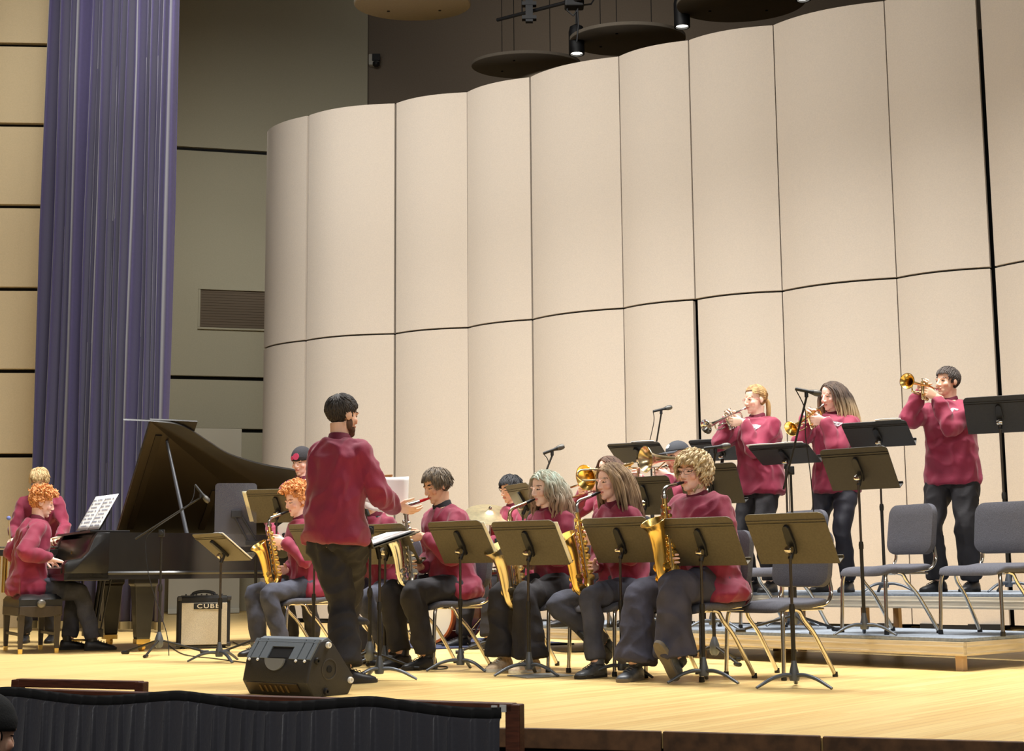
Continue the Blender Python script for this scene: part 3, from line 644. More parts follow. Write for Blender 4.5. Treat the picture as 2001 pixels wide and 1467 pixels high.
def head_shapes():
    mb = MB()
    mb.ell((0, -.012, .035), (.074, .094, .083)); mb.ell((0, .022, -.022), (.0625, .066, .085)); mb.ell((0, .033, -.073), (.047, .05, .04)); mb.ell((0, .068, -.1), (.021, .018, .016))
    for s in (-1, 1):
        mb.ell((s * .03, .076, .019), (.024, .013, .008), Matrix.Rotation(s * -.12, 3, 'Y')); mb.ell((s * .041, .056, -.03), (.022, .022, .022)); mb.ell((s * .031, .072, .002), (.0135, .012, .0095))
        e = MB(); e.ell((0, 0, 0), (.007, .019, .031)); e.ell((s * .004, -.008, .004), (.006, .02, .026)); R = Matrix.Rotation(s * -.3, 3, 'Z') @ Matrix.Rotation(-.15, 3, 'X')
        mb.add([V((s * .076, -.01, -.008)) + R @ V(v) for v in e.v], e.f); mb.ell((s * .012, .094, -.036), (.009, .010, .007))
    mb.tube([(0, .084, .012), (0, .095, -.010), (0, .103, -.030)], [.0075, .009, .0105], 10); mb.ell((0, .101, -.032), (.011, .010, .009))
    mb.ell((0, .087, -.058), (.023, .0095, .0062)); mb.ell((0, .085, -.069), (.019, .0095, .0068))
    return mb
def hand_shapes(w, d, n, left, curl=.6, spread=.0, thumb=.5, curls=None):
    """hand from wrist w, fingers along d, palm facing n"""
    w, d, n = V(w), V(d).normalized(), V(n); n = (n - d * n.dot(d)).normalized(); s = n.cross(d) if left else d.cross(n); mb = MB()
    def ring(c, rx, ry): return [c + s * (rx * math.copysign(abs(math.cos(a)) ** .7, math.cos(a))) + n * (ry * math.copysign(abs(math.sin(a)) ** .8, math.sin(a))) for a in [2 * PI * j / 14 for j in range(14)]]
    mb.loft([ring(w - d * .05, .026, .021), ring(w, .026, .019), ring(w + d * .03, .035, .017), ring(w + d * .06, .041, .0155), ring(w + d * .09, .040, .013), ring(w + d * .098, .034, .009)])
    Ls = (.070, .079, .074, .056)
    for i in range(4):
        p = w + d * (.088 + (.006, .01, .007, -.002)[i]) + s * (.030 - .0205 * i); dd = (d + s * (.10 - .07 * i) * (1 + spread)).normalized(); cu = (curls[i] if curls else curl) * (1 + .06 * i)
        ax = dd.cross(n).normalized(); pts = [p - dd * .02, p]; a = 0
        for fr, ca in ((.45, .55), (.31, 1.), (.24, .7)):
            a += cu * ca; v = Matrix.Rotation(a, 3, ax) @ dd; p = p + v * Ls[i] * fr; pts.append(p)
        mb.tube(pts, [.0096, .0096, .0088, .0082, .0066], 10); mb.ell(pts[-1], .0066, nu=8, nv=6)
    p = w + d * .028 + s * .024 + n * .006; v1 = (d * .62 + s * (.75 - .35 * thumb) + n * (.25 + .5 * thumb)).normalized(); v2 = (d * .85 + s * (.3 - .3 * thumb) + n * (.3 + .4 * thumb)).normalized()
    q = [p, p + v1 * .038, p + v1 * .038 + v2 * .03, p + v1 * .038 + v2 * .03 + (v2 + n * .3 * thumb).normalized() * .026]
    mb.tube(q, [.0135, .0115, .0098, .0075], 10); mb.ell(q[-1], .0075, nu=8, nv=6)
    return mb
class Person:
    def __init__(s, loc, yaw, h=1.70, hipz=None, lean=(4, 8), twist=0., hy=0., hp=0., hroll=0., bulk=1., hs=1., hipoff=(0, 0), headfwd=.03):
        s.k = k = h / 1.7; s.loc = V(loc); s.yaw = yaw; s.bulk = bulk; s.hs = hs
        s.M = Matrix.Translation(s.loc) @ Matrix.Rotation(yaw, 4, 'Z'); s.Mi = s.M.inverted()
        s.sit = hipz is not None; s.hip = V((hipoff[0], hipoff[1], hipz if s.sit else .90 * k))
        s.lean = lean; s.tw = math.radians(twist); s._sp = []
        p = s.hip.copy(); N = 30
        for i in range(N + 1):
            t = .60 * i / N; s._sp.append(p.copy()); l = s.la(t); p = p + Matrix.Rotation(s.twa(t), 3, 'Z') @ V((0, math.sin(l), math.cos(l))) * (.60 * k / N)
        sh, R = s.sp(.49); s.shR = R; s.sho = {'R': sh + R @ V((.150 * k * bulk ** .5, 0, -.012)), 'L': sh + R @ V((-.150 * k * bulk ** .5, 0, -.012))}
        nb, R2 = s.sp(.56); s.nb = nb
        s.HRm = Matrix.Rotation(s.tw + math.radians(hy), 3, 'Z') @ Matrix.Rotation(-math.radians(hp), 3, 'X') @ Matrix.Rotation(math.radians(hroll), 3, 'Y')
        l = s.la(.56) * .7; nd = Matrix.Rotation(s.tw, 3, 'Z') @ V((0, math.sin(l) + headfwd * 4, math.cos(l))).normalized()
        s.hc = nb + nd * .148 * k ** .5 * hs
        s.HM = Matrix.Translation(s.hc) @ (s.HRm * hs).to_4x4(); s.hands = {}; s.feet = {}; s.poleA = {'R': V((.55, -.35, -.9)), 'L': V((-.55, -.35, -.9))}; s.poleL = {'R': V((.15, 1, .25)), 'L': V((-.15, 1, .25))}
    def la(s, t): u = min(1, t / .5); return math.radians(s.lean[0] + (s.lean[1] - s.lean[0]) * u)
    def twa(s, t): return s.tw * min(1, max(0, t / .45))
    def sp(s, t):
        f = t / .60 * 30; R = Matrix.Rotation(s.twa(max(0, t)), 3, 'Z') @ Matrix.Rotation(-s.la(max(0, t)), 3, 'X')
        if f <= 0: return s.hip + R @ V((0, 0, t * s.k)), R
        i = min(29, int(f)); return s._sp[i].lerp(s._sp[i + 1], f - i), R
    def head(s, v): return s.HM @ V(v)
    def mouth(s): return s.head((0, .098, -.064))
    def W(s, v): return s.M @ V(v)
    def Lo(s, v): return s.Mi @ V(v)
    def hand(s, side, w, d, n, curl=.6, pole=None, **kw):
        s.hands[side] = (V(w), V(d), V(n), curl, kw)
        if pole: s.poleA[side] = V(pole)
    def foot(s, side, ankle, yaw=0., pitch=0., pole=None):
        s.feet[side] = (V(ankle), yaw, pitch)
        if pole: s.poleL[side] = V(pole)
    def foot_p(s, side, px, Y, yaw=0., pitch=0., pole=None, up=0.):
        p = s.Lo(at(px, Y, s.loc.z)); s.foot(side, (p.x, p.y, .085 + up), yaw, pitch, pole)
    def foot_w(s, side, px, py, z=0., yaw=0., pitch=0., pole=None, up=.0):
        """foot standing where the ray of (px, py) meets height z"""
        p = s.Lo(onz(px, py, z)); s.foot(side, (p.x, p.y, p.z + .085 + up), yaw, pitch, pole)
    def rings(s, spec, n=26, grow=0., fwd=0.):
        out = []
        for t, a, b, y in spec:
            c, R = s.sp(t); a = a * s.k * s.bulk + grow; b = b * s.k * s.bulk + grow
            out.append([c + R @ V((a * math.copysign(abs(math.cos(q)) ** .85, math.cos(q)), y * s.k + fwd + b * math.copysign(abs(math.sin(q)) ** .9, math.sin(q)), 0)) for q in [2 * PI * j / n for j in range(n)]])
        return out
    def build(s, label, skin='fair', brow=(90, 60, 40), hair=None, hair_mat=None, hair2=None, top=MAROON, trouser=BLACKCLOTH, shoe=BLACKSHOE, sole=SOLE, legw=1., flare=1., sleeve='long', hem=-.09, loose=0., seed=1, collar=COLLAR, cap=None, glasses=None, extras=None, shoe_len=.275, cuff=.11, group=None):
        k = s.k; bk = s.bulk
        LA, LF = .285 * k, .255 * k; TH, SH = .425 * k, .42 * k
        arms = {}
        for sd in 'RL':
            sg = 1 if sd == 'R' else -1
            if sd not in s.hands:
                s.hands[sd] = (s.sho[sd] + V((sg * .06, .06, -.5 * k)), V((0, .15, -1)), V((-sg, 0, 0)), .5, {})
            w, d, n, cu, kw = s.hands[sd]; e, w2 = ik(s.sho[sd], w, LA, LF, s.poleA[sd]); arms[sd] = (s.sho[sd], e, w2, d, n, cu, kw)
        legs = {}
        for sd in 'RL':
            sg = 1 if sd == 'R' else -1; hj = s.hip + V((sg * .092 * k * bk ** .5, 0, -.01))
            if sd not in s.feet: s.feet[sd] = (V((sg * .11, .0, .085)), -sg * .15, 0)
            an, yw, pt = s.feet[sd]; kn, an2 = ik(hj, an, TH, SH, s.poleL[sd]); legs[sd] = (hj, kn, an2, yw, pt)
        # ---- body skin: head, neck, trunk, limbs
        V_, F_, Mx = [], [], []
        def put(co, fs, mi):
            b = len(V_); V_.extend(map(tuple, co)); F_.extend(tuple(b + i for i in f) for f in fs); Mx.extend(mi if isinstance(mi, list) else [mi] * len(fs))
        hm = head_shapes(); nbl = s.HM.inverted() @ (s.nb - V((0, 0, .03))); hm.tube([(0, -.02, -.05), V((0, -.02, -.05)).lerp(nbl, .55), nbl], [.056, .055, .062], 16)
        co, fs = remesh(hm, .0042, 4)
        mi = []
        for f in fs:
            c = sum((V(co[i]) for i in f), V()) / len(f); x = abs(c.x); m = 0
            if c.y > .05:
                if x < .024 and abs(c.z + .0635) < .0085 - .004 * (x / .024) ** 2 and c.y > .08: m = 1
                elif .013 < x < .05 and abs(c.z - .0235 - .004 * (1 - abs(x - .03) / .02)) < .0036: m = 2
                elif abs(x - .031) < .0125 and abs(c.z - .0005) < .0042 - .0025 * (abs(x - .031) / .0125) ** 2 and c.y > .062: m = 3
                elif abs(x - .042) < .02 and abs(c.z + .033) < .018: m = 4
            mi.append(m)
        put([s.HM @ V(c) for c in co], fs, mi)
        tb = MB(); tb.loft(s.rings([(-.1, .12, .09, 0), (0, .15, .105, 0), (.1, .14, .1, 0), (.2, .132, .09, 0), (.33, .145, .1, 0), (.43, .155, .105, 0), (.5, .14, .085, 0), (.54, .08, .062, 0), (.575, .055, .055, 0)]))
        for sd in 'RL':
            a, e, w, d, n, cu, kw = arms[sd]; tb.tube(spl([a, a.lerp(e, .5), e, e.lerp(w, .5), w]), interp([.05, .043, .037, .036, .026]), 12)
            hj, kn, an, yw, pt = legs[sd]; tb.tube(spl([hj, hj.lerp(kn, .5), kn, kn.lerp(an, .4), an]), interp([.078, .068, .052, .05, .036]), 12)
        co, fs = remesh(tb, .014, 3); put(co, fs, 0)
        for sd in 'RL':
            a, e, w, d, n, cu, kw = arms[sd]; hs = hand_shapes(w, d, n, sd == 'L', cu, **kw)
            if sleeve == 'short': hs.tube(spl([e.lerp(a, .25), e, e.lerp(w, .4), w, w + V(d).normalized() * .02]), interp([.047, .044, .042, .029, .025]), 14)
            else: hs.tube([w.lerp(e, .25), w, w + V(d).normalized() * .015], [.03, .026, .024], 12)
            co, fs = remesh(hs, .0036, 2); put(co, fs, 0)
        me = bpy.data.meshes.new('person'); me.from_pydata(V_, [], F_); me.polygons.foreach_set('material_index', Mx); finish(me, skin_mats(skin, brow), 180)
        body = bpy.data.objects.new('person', me); C.objects.link(body); body.matrix_world = s.M; tag(body, label, 'person', group); s.body = body
        def cloth(name, mb, vox, it, m, wr=.0, ws=7., seed2=0, lab=None):
            co, fs = remesh(mb, vox, it); me = bpy.data.meshes.new(name); me.from_pydata([tuple(c) for c in co], [], fs)
            if wr:
                me.update(); nm = np.empty(len(me.vertices) * 3, np.float32); me.vertices.foreach_get('normal', nm); nm = nm.reshape(-1, 3); out = co.copy()
                for i, c in enumerate(co):
                    q = V(c); q2 = V((q.x * ws + seed2 * 3.1, q.y * ws, q.z * ws * .75)); q2 += V((noise.noise(q2 * .6), noise.noise(q2 * .6 + V((5, 1, 2))), 0)) * .9
                    r = 1 - abs(noise.noise(q2)) * 2.6; out[i] = c + nm[i] * (wr * (r * 1.5 + .7 * noise.noise(q2 * 2.3)))
                me.vertices.foreach_set('co', out.reshape(-1))
            finish(me, m, 180); o = bpy.data.objects.new(name, me); C.objects.link(o); o.parent = body
            if lab: o['label'] = lab
            return o
        # ---- pullover
        g = .012 + loose; mb = MB()
        low = [(hem, .172 + loose * .5, .125, .004), (hem + .03, .18 + loose * .5, .132, .004)] if not s.sit else [(hem + .01, .192 + .09 * (legw - 1), .145, .0), (hem + .05, .212 + .10 * (legw - 1), .166 + .06 * (legw - 1), .01), (.02, .204 + .07 * (legw - 1), .162, .008)]
        mb.loft(s.rings(low + [(.06, .172, .132, .0), (.16, .16, .122, -.002), (.26, .158, .118, -.002), (.36, .166, .122, 0), (.44, .172, .12, 0), (.49, .158, .1, 0), (.525, .115, .08, 0), (.55, .078, .068, 0)], grow=g))
        for sd in 'RL':
            a, e, w, d, n, cu, kw = arms[sd]; cen = s.sp(.44)[0]
            if sleeve == 'long': mb.tube(spl([cen.lerp(a, .6), a, a.lerp(e, .5), e, e.lerp(w, .5), e.lerp(w, .93), w]), interp([.06 * bk + loose * .6, .062 * bk + loose * .6, .057 + loose, .052 + loose, .047 + loose * .8, .041 + loose * .5, .035]), 16)
            else: mb.tube(spl([cen.lerp(a, .6), a, a.lerp(e, .5), e.lerp(a, .15), e.lerp(w, .12)]), interp([.066 + loose, .07 + loose, .066 + loose, .068 + loose, .07 + loose]), 16)
        sh = cloth('pullover', mb, .0095, 5, top, .010, 8., seed)
        # collar
        mb = MB(); nb1 = s.sp(.545)[0]; up = (s.hc - nb1).normalized(); fw = s.shR @ V((0, 1, 0)); rt = s.shR @ V((1, 0, 0)); rg = []
        for z, r in ((-.012, .079), (.015, .071), (.045, .067), (.05, .06), (.02, .06)):
            rg.append([nb1 + up * (z * k - .02 * max(0, math.sin(q)) * (z > 0)) + rt * (r * math.cos(q)) + fw * (r * math.sin(q) * 1.02 - .004) for q in [2 * PI * j / 28 for j in range(28)]])
        mb.loft(rg, False, False); obj('collar', mb, collar, body, 60)
        # ---- trousers
        mb = MB(); mb.loft(s.rings([(-.11, .115, .1, 0), (-.06, .15, .115, 0), (0, .16, .12, 0), (.07, .158, .115, 0), (.1, .15, .11, 0)], grow=.008))
        for sd in 'RL':
            hj, kn, an, yw, pt = legs[sd]; dn = (an - kn).normalized(); cu_ = an - dn * (cuff - .085) ; lw = legw
            mb.tube(spl([hj, hj.lerp(kn, .33), hj.lerp(kn, .72), kn, kn.lerp(cu_, .35), kn.lerp(cu_, .75), cu_]), interp([.095 * k * lw, .09 * k * lw, .074 * k * lw, .066 * k * lw, .066 * k * lw, .062 * k * lw * (.5 + .5 * flare), .06 * k * lw * flare]), 18)
        cloth('trousers', mb, .0105, 6, trouser, .008 * min(1.3, lw), 7., seed + 9)
        # ---- shoes
        for sd in 'RL':
            hj, kn, an, yw, pt = legs[sd]; R = Matrix.Rotation(yw, 3, 'Z') @ Matrix.Rotation(pt, 3, 'X'); S = shoe_len / .275
            f = lambda x, y, z: an + R @ V((x * S, y * S, z - .085))
            def sec(y, wx, zt, zb=.016): return [f(wx * math.cos(q), y, zb + (zt - zb) * max(0, math.sin(q)) ** .7 if math.sin(q) > 0 else zb + .006 * math.sin(q)) for q in [2 * PI * j / 18 for j in range(18)]]
            mb = MB(); mb.loft([sec(-.082, .012, .05), sec(-.075, .03, .085), sec(-.04, .037, .098), sec(.0, .037, .1), sec(.03, .038, .088), sec(.07, .043, .07), (sec(.115, .046, .056)), sec(.155, .042, .045), sec(.18, .03, .036), sec(.19, .012, .026)])
            mb.tube([f(0, -.015, .08), f(0, -.02, .125)], [.044, .042], 14)
            o = obj('shoe', mb, shoe, body, 60)
            ol = [(-.0, -.088), (.026, -.082), (.036, -.06), (.036, -.02), (.034, .03), (.044, .09), (.046, .13), (.036, .175), (.016, .196), (0, .198)]; ol = ol + [(-x, y) for x, y in ol[-2:0:-1]]
            mb = MB(); n = len(ol); mb.loft([[f(x * .96, y * .99, 0) for x, y in ol], [f(x, y, .006) for x, y in ol], [f(x * 1.02, y, .022) for x, y in ol]]); obj('sole', mb, sole, o, 40)
            mb = MB()
            for q in range(4): y = .035 + .024 * q; z = .09 - .0085 * q; mb.tube(spl([f(-.022, y, z - .006), f(0, y + .004, z + .002), f(.022, y, z - .006)], 3), .0028, 5)
            obj('laces', mb, s.__dict__.get('lace', shoe), o, 60)
        # ---- hair, cap, glasses
        if hair:
            hb = hair_mesh(HAIR[hair], seed); hb.v = [s.HM @ V(v) for v in hb.v]
            if hair2:
                for i, f in enumerate(hb.f):
                    pass
            s.hair = obj('hair', hb, hair_mat, body, 60)
        if hair == 'tied':
            mb = MB(); pts = spl([(0, -.1, .0), (0, -.125, -.03), (0, -.125, -.09), (.005, -.115, -.16), (.0, -.11, -.21)]); mb.tube([s.HM @ p for p in pts], interp([.016, .02, .021, .018, .005]), 10); mb2 = MB()
            obj('ponytail', mb, hair_mat, body, 60)
        if glasses:
            mb = MB()
            for sx in (-1, 1):
                mb.tube([s.HM @ V((sx * (.033 + .024 * math.copysign(abs(math.cos(a)) ** .6, math.cos(a))), .098 - .012 * abs(math.cos(a)) * (1 if math.cos(a) > 0 else 0), -.002 + .0145 * math.copysign(abs(math.sin(a)) ** .7, math.sin(a)))) for a in [2 * PI * j / 20 for j in range(20)]], .0011, 6, closed=True)
                mb.tube([s.HM @ V(p) for p in ((sx * .057, .088, .004), (sx * .074, .05, .006), (sx * .078, -.015, .004), (sx * .077, -.03, -.008))], .0018, 6)
            mb.tube([s.HM @ V(p) for p in ((-.009, .099, .003), (0, .102, .006), (.009, .099, .003))], .0016, 6); obj('glasses', mb, glasses, body, 60)
        if cap: cap(s, body)
        return body
def cap_mesh(m, panel=None):
    def fn(s, body):
        mb = MB(); NU, NV = 36, 12; R = HR * 1.1; rg = []
        for j in range(NV + 1):
            a = math.radians(8) + (PI / 2 - math.radians(8)) * j / NV; rg.append([s.HM @ V((R.x * math.cos(a) * math.cos(b), HC.y + R.y * math.cos(a) * math.sin(b), HC.z + .012 + R.z * math.sin(a))) for b in [2 * PI * i / NU for i in range(NU)]])
        mb.loft(rg, False, True); c = obj('cap', mb, m, body, 60); md = c.modifiers.new('s', 'SOLIDIFY'); md.thickness = .004
        mb = MB(); top = []; bot = []
        for q in range(15):
            a = PI * (.14 + .72 * q / 14); r0 = V((R.x * 1.0 * math.cos(a), HC.y + R.y * math.sin(a), HC.z + .026)); r1 = V((R.x * 1.02 * math.cos(a), HC.y + R.y * math.sin(a) + .085 * math.sin(a) ** .8, HC.z + .018 - .012 * math.cos(a) ** 2)); top.append(s.HM @ r0); bot.append(s.HM @ r1)
        mb.loft([top, bot], False, False, closed=False); b = obj('cap_brim', mb, m, body, 60); md = b.modifiers.new('s', 'SOLIDIFY'); md.thickness = .004
        mb = MB(); q = PI / 2; pts = []
        for (x, z) in ((-.02, .052), (.02, .052), (.022, .075), (0, .085), (-.022, .075)):
            a = math.asin(min(1, (z - .012) / R.z)); y = HC.y + R.y * math.cos(a) * math.sqrt(max(0, 1 - (x / (R.x * math.cos(a))) ** 2)) + .003; pts.append(s.HM @ V((x, y, HC.z + z)))
        mb.add(pts, [(0, 1, 2, 3, 4)]); o = obj('cap_patch', mb, TAPE, c, None); md = o.modifiers.new('s', 'SOLIDIFY'); md.thickness = .002
    return fn
def beanie_mesh(m, patch=None):
    def fn(s, body):
        mb = MB(); NU, NV = 36, 12; R = HR * 1.12; rg = []
        for j in range(-2, NV + 1):
            a = (PI / 2) * j / NV; k2 = 1.03 if j < 2 else 1; rg.append([s.HM @ V((k2 * R.x * math.cos(a) * math.cos(b), HC.y + k2 * R.y * math.cos(a) * math.sin(b), HC.z + .005 + R.z * math.sin(a))) for b in [2 * PI * i / NU for i in range(NU)]])
        mb.loft(rg, False, True); c = obj('beanie', mb, m, body, 60); md = c.modifiers.new('s', 'SOLIDIFY'); md.thickness = .005
        if patch:
            mb = MB(); mb.lathe([(0, 0), (.03, 0), (.03, .006), (0, .006)], s.HM @ V((-.012, HC.y + R.y * .99, HC.z + .022)), s.HRm @ V((0, 1, .25)), 16); mb.lathe([(0, 0), (.018, 0), (.018, .008), (0, .008)], s.HM @ V((.03, HC.y + R.y * .93, HC.z + .01)), s.HRm @ V((.4, 1, .2)), 12); obj('beanie_patch', mb, patch, c, 50)
    return fn
def chest_logo(s, x=-.098, t=.468):
    """small pale emblem lying on the pullover's chest"""
    c, R = s.sp(t); sh = [o for o in s.body.children if o.name.startswith('pullover')][0]; mb = MB(); o = []; f = R @ V((0, 1, 0))
    for ring in (1., .5):
        for a in [2 * PI * j / 22 for j in range(22)]:
            st = c + R @ V((x + ring * (.036 * math.cos(a)), .0, ring * (.02 * math.sin(a) + .007 * math.sin(2 * a + .6)))); q = st + f * .12
            for d in (.17, .15, .14, .13, .12):      # first hit coming from outside the chest, not from the raised arm
                hit, loc, nr, ix = sh.ray_cast(st + f * d, -f)
                if hit and (loc - st).dot(f) > .09: q = loc + f * .003; break
            o.append(q)
    o.append(sum(o[22:], V()) / 22)
    mb.add(o, [(j, (j + 1) % 22, 22 + (j + 1) % 22, 22 + j) for j in range(22)] + [(22 + j, 22 + (j + 1) % 22, 44) for j in range(22)])
    ob = obj('chest_logo', mb, mat('logo_grey_white', (206, 196, 200), .8, var=.25, scale=60), s.body, None); md = ob.modifiers.new('s', 'SOLIDIFY'); md.thickness = .004; md.offset = 0
# ------------------------------------------------------------------ risers
T1, T2 = .21, .47
RA = V((-.22, 12.75, 0)); RB = V((2.87, 9.30, 0)); RD = (RB - RA).normalized(); RN = V((-RD.y, RD.x, 0)); RLEN = (RB - RA).length; RAN = math.atan2(RD.y, RD.x)
DECK = mat('grey_deck_carpet', (132, 140, 150), .95, var=.15, scale=40, bump=.3, bscale=120)
ALU = mat('aluminium_fascia', (216, 204, 182), .45, .35, var=.12, scale=3, stretch=(1, 1, 30))
LEGM = mat('riser_leg', (188, 160, 128), .55, .2)
def riser(label, s0, s1, off, top, dep=1.22):
    L = s1 - s0; c = RA + RD * s0 + RN * off; t = thing('riser_platform', label, 'stage riser', c, RAN, 'carpeted riser platforms')
    mb = MB(); mb.box((L / 2, dep / 2, top - .012), (L - .006, dep - .006, .024)); obj('deck', mb, DECK, t, None, .004)
    for (cx, cy, sx, sy) in ((L / 2, .014, L - .004, .03), (L / 2, dep - .014, L - .004, .03), (.014, dep / 2, .03, dep - .062), (L - .014, dep / 2, .03, dep - .062)):
        mb = MB(); mb.box((cx, cy, top - .069), (sx, sy, .088))
        for dz in (-.03, .012): mb.box((cx, cy, top - .069 + dz), (sx + (.006 if sx < sy else 0), sy + (.006 if sy < sx else 0), .012))
        obj('fascia', mb, ALU, t, None, .002)
    for x in (.06, L - .06):
        for y in (.06, dep - .06):
            mb = MB(); mb.box((x, y, (top - .1) / 2), (.055, .055, top - .1)); l = obj('leg', mb, LEGM, t, None, .004)
    return t
riser('low riser platform at the drummer end of the front tier', 0, RLEN / 2 - .01, 0, T1)
riser('low riser platform with the bare front corner, under the empty chairs', RLEN / 2 + .01, RLEN, 0, T1)
riser('higher riser platform behind the seated trombone players', 0, RLEN / 2 - .01, 1.24, T2)
riser('higher riser platform under the male trumpet player', RLEN / 2 + .01, RLEN + .7, 1.24, T2, 1.5)
def tz(p):
    q = V((p.x, p.y, 0)) - RA; a = q.dot(RD); b = q.dot(RN)
    return 0 if b < 0 or a < 0 or a > RLEN + .7 else (T1 if b < 1.23 else T2)
# ------------------------------------------------------------------ grand piano, pianist's bench
TH = math.radians(29); PO = V((-3.46, 12.35, 0)); PR = Matrix.Rotation(TH, 3, 'Z')
def PW(x, y, z=0): return PO + PR @ V((x, y, z))
t = thing('grand_piano', 'black grand piano with its lid raised', 'piano', PO, TH)
out = [(0, 0)] + [(p.x, p.y) for p in spl([(.0, 0, 0), (.5, .0, 0), (.74, .05, 0), (1.0, .22, 0), (1.25, .38, 0), (1.6, .50, 0), (2.0, .58, 0), (2.25, .68, 0), (2.42, .88, 0), (2.44, 1.18, 0), (2.34, 1.4, 0), (2.1, 1.5, 0)], 5)][1:] + [(0, 1.5)]
def inset(o, d):
    n = len(o); r = []
    for i in range(n):
        a, b, c = V((*o[i - 1], 0)), V((*o[i], 0)), V((*o[(i + 1) % n], 0)); n1 = (b - a).normalized(); n2 = (c - b).normalized(); nn = (V((-n1.y, n1.x, 0)) + V((-n2.y, n2.x, 0)))
        nn = nn.normalized() if nn.length > 1e-6 else V((-n1.y, n1.x, 0)); p = b + nn * d; r.append((p.x, p.y))
    return r
inn = inset(out, .05); mb = MB(); n = len(out)
v3 = lambda o, z: [V((x, y, z)) for x, y in o]
mb.loft([v3(out, .62), v3(out, 1.02), v3(inn, 1.02), v3(inn, .78)], False, True); mb.add(v3(out, .62), [tuple(reversed(range(n)))]); obj('case', mb, PIANOBLACK, t, 30)
mb = MB(); mb.loft([v3(inset(out, -.004), .66), v3(inset(out, -.012), .675), v3(inset(out, -.004), .69)], False, False); obj('case_moulding', mb, PIANOBLACK, t, 30)
mb = MB(); mb.prism(inset(out, .06), .8, .84); obj('iron_plate', mb, mat('gold_iron_plate', (150, 112, 52), .4, .6), t)
for y in (.0, 1.36):
    mb = MB(); mb.prism([(-.36, .62), (.02, .62), (.02, 1.02), (-.1, 1.02), (-.13, .97), (-.17, .86), (-.23, .80), (-.34, .785), (-.37, .75)], 0, .14, Matrix(((1, 0, 0, 0), (0, 0, 1, y), (0, 1, 0, 0), (0, 0, 0, 1)))); obj('cheek', mb, PIANOBLACK, t, 30, .008)
mb = MB(); mb.box((-.18, .75, .645), (.38, 1.5, .07)); mb.box((-.355, .75, .69), (.035, 1.24, .06)); obj('keybed', mb, PIANOBLACK, t, None, .006)
mb = MB()
for i in range(52): mb.box((-.25, .14 + 1.22 * (i + .5) / 52, .715), (.16, 1.22 / 52 - .0015, .028))
k = obj('keys', mb, IVORY, t, None); mb = MB()
for i in range(51):
    if i % 7 in (0, 1, 3, 4, 5): mb.box((-.215, .14 + 1.22 * (i + 1) / 52, .735), (.095, .011, .022))
obj('black_keys', mb, BLACK, k, None)
mb = MB(); mb.prism([(-.165, .72), (-.10, .72), (-.10, .98), (-.125, .985), (-.15, .90)], .14, 1.36, Matrix(((1, 0, 0, 0), (0, 0, 1, 0), (0, 1, 0, 0), (0, 0, 0, 1)))); fb = obj('fallboard', mb, PIANOBLACK, t, 30, .006)
mb = MB(); mb.prism(rrect(.03, .05, .012), 0, .002, Matrix.Translation((-.155, .75, .86)) @ Matrix.Rotation(-PI / 2, 4, 'Y')); obj('emblem', mb, BRASS, fb)
for x, y in ((.34, .16), (.34, 1.32), (1.9, 1.05)):
    mb = MB(); sq = lambda h, z: [V((x + a * h, y + b * h, z)) for a, b in ((1, 1), (-1, 1), (-1, -1), (1, -1))]
    mb.loft([sq(.055, .1), sq(.06, .12), sq(.085, .5), sq(.09, .56), sq(.105, .58), sq(.105, .63)]); l = obj('leg', mb, PIANOBLACK, t, None, .006)
    mb = MB(); mb.box((x, y, .085), (.12, .12, .04)); mb.lathe([(.04, -.014), (.04, .014)], (x, y, .042), (1, .3, 0), 16); obj('caster', mb, BRASS, l, 40)
mb = MB()
for y in (.68, .82): mb.tube([(.12, y, .62), (.06, y, .16)], .018, 8)
mb.box((.05, .75, .15), (.12, .32, .07)); mb.tube([(.2, .75, .62), (.12, .75, .15)], .008, 6)
ly = obj('pedal_lyre', mb, PIANOBLACK, t, None, .004)
for y in (.66, .75, .84):
    mb = MB(); mb.box((-.06, y, .085), (.14, .03, .012)); obj('pedal', mb, BRASS, ly, None, .004)
# lid: hinged along the far side, front flap folded back on it
LA = math.radians(41); HM = Matrix.Translation((0, 1.5, 1.035)) @ Matrix.Rotation(-LA, 4, 'X')
lid = [(x if x > .1 else .42, y) for x, y in inset(out, -.012)]; lid = [p for i, p in enumerate(lid) if p != lid[i - 1]]
mb = MB(); mb.prism([(x, y - 1.5) for x, y in lid], 0, .022, HM); obj('lid', mb, PIANOLID, t, 30, .003)
mb = MB(); mb.prism([(.42, -1.51), (.86, -1.51), (.86, 0), (.42, 0)], .026, .046, HM); obj('lid_flap', mb, PIANOLID, t, None, .003)
mb = MB()
for x in (.5, 1.2): mb.prism([(x, -1.35 + (x - .5) * 1.), (x + .06, -1.35 + (x - .5) * 1.), (x + .06, -.1), (x, -.1)], -.012, 0, HM)
obj('lid_batten', mb, PIANOLID, t)
mb = MB(); pt = HM @ V((.62, -1.28, -.005)); mb.tube([(.70, .09, 1.0), (.695, .095, 1.03), pt], [.022, .02, .014], 8); obj('lid_prop', mb, mat('piano_prop', (64, 66, 72), .35), t, 60)
mb = MB(); mb.box((.02, .75, 1.03), (.34, 1.36, .02)); mb.prism([(-.25, 0), (.25, 0), (.25, .2), (.2, .24), (-.2, .24), (-.25, .2)], -.022, -.008, Matrix.Translation((-.03, .72, 1.045)) @ Matrix.Rotation(-PI / 2 + .12, 4, 'Z') @ Matrix.Rotation(-.5, 4, 'X') @ Matrix.Rotation(PI / 2, 4, 'X')); obj('music_desk', mb, PIANOBLACK, t, None, .003)
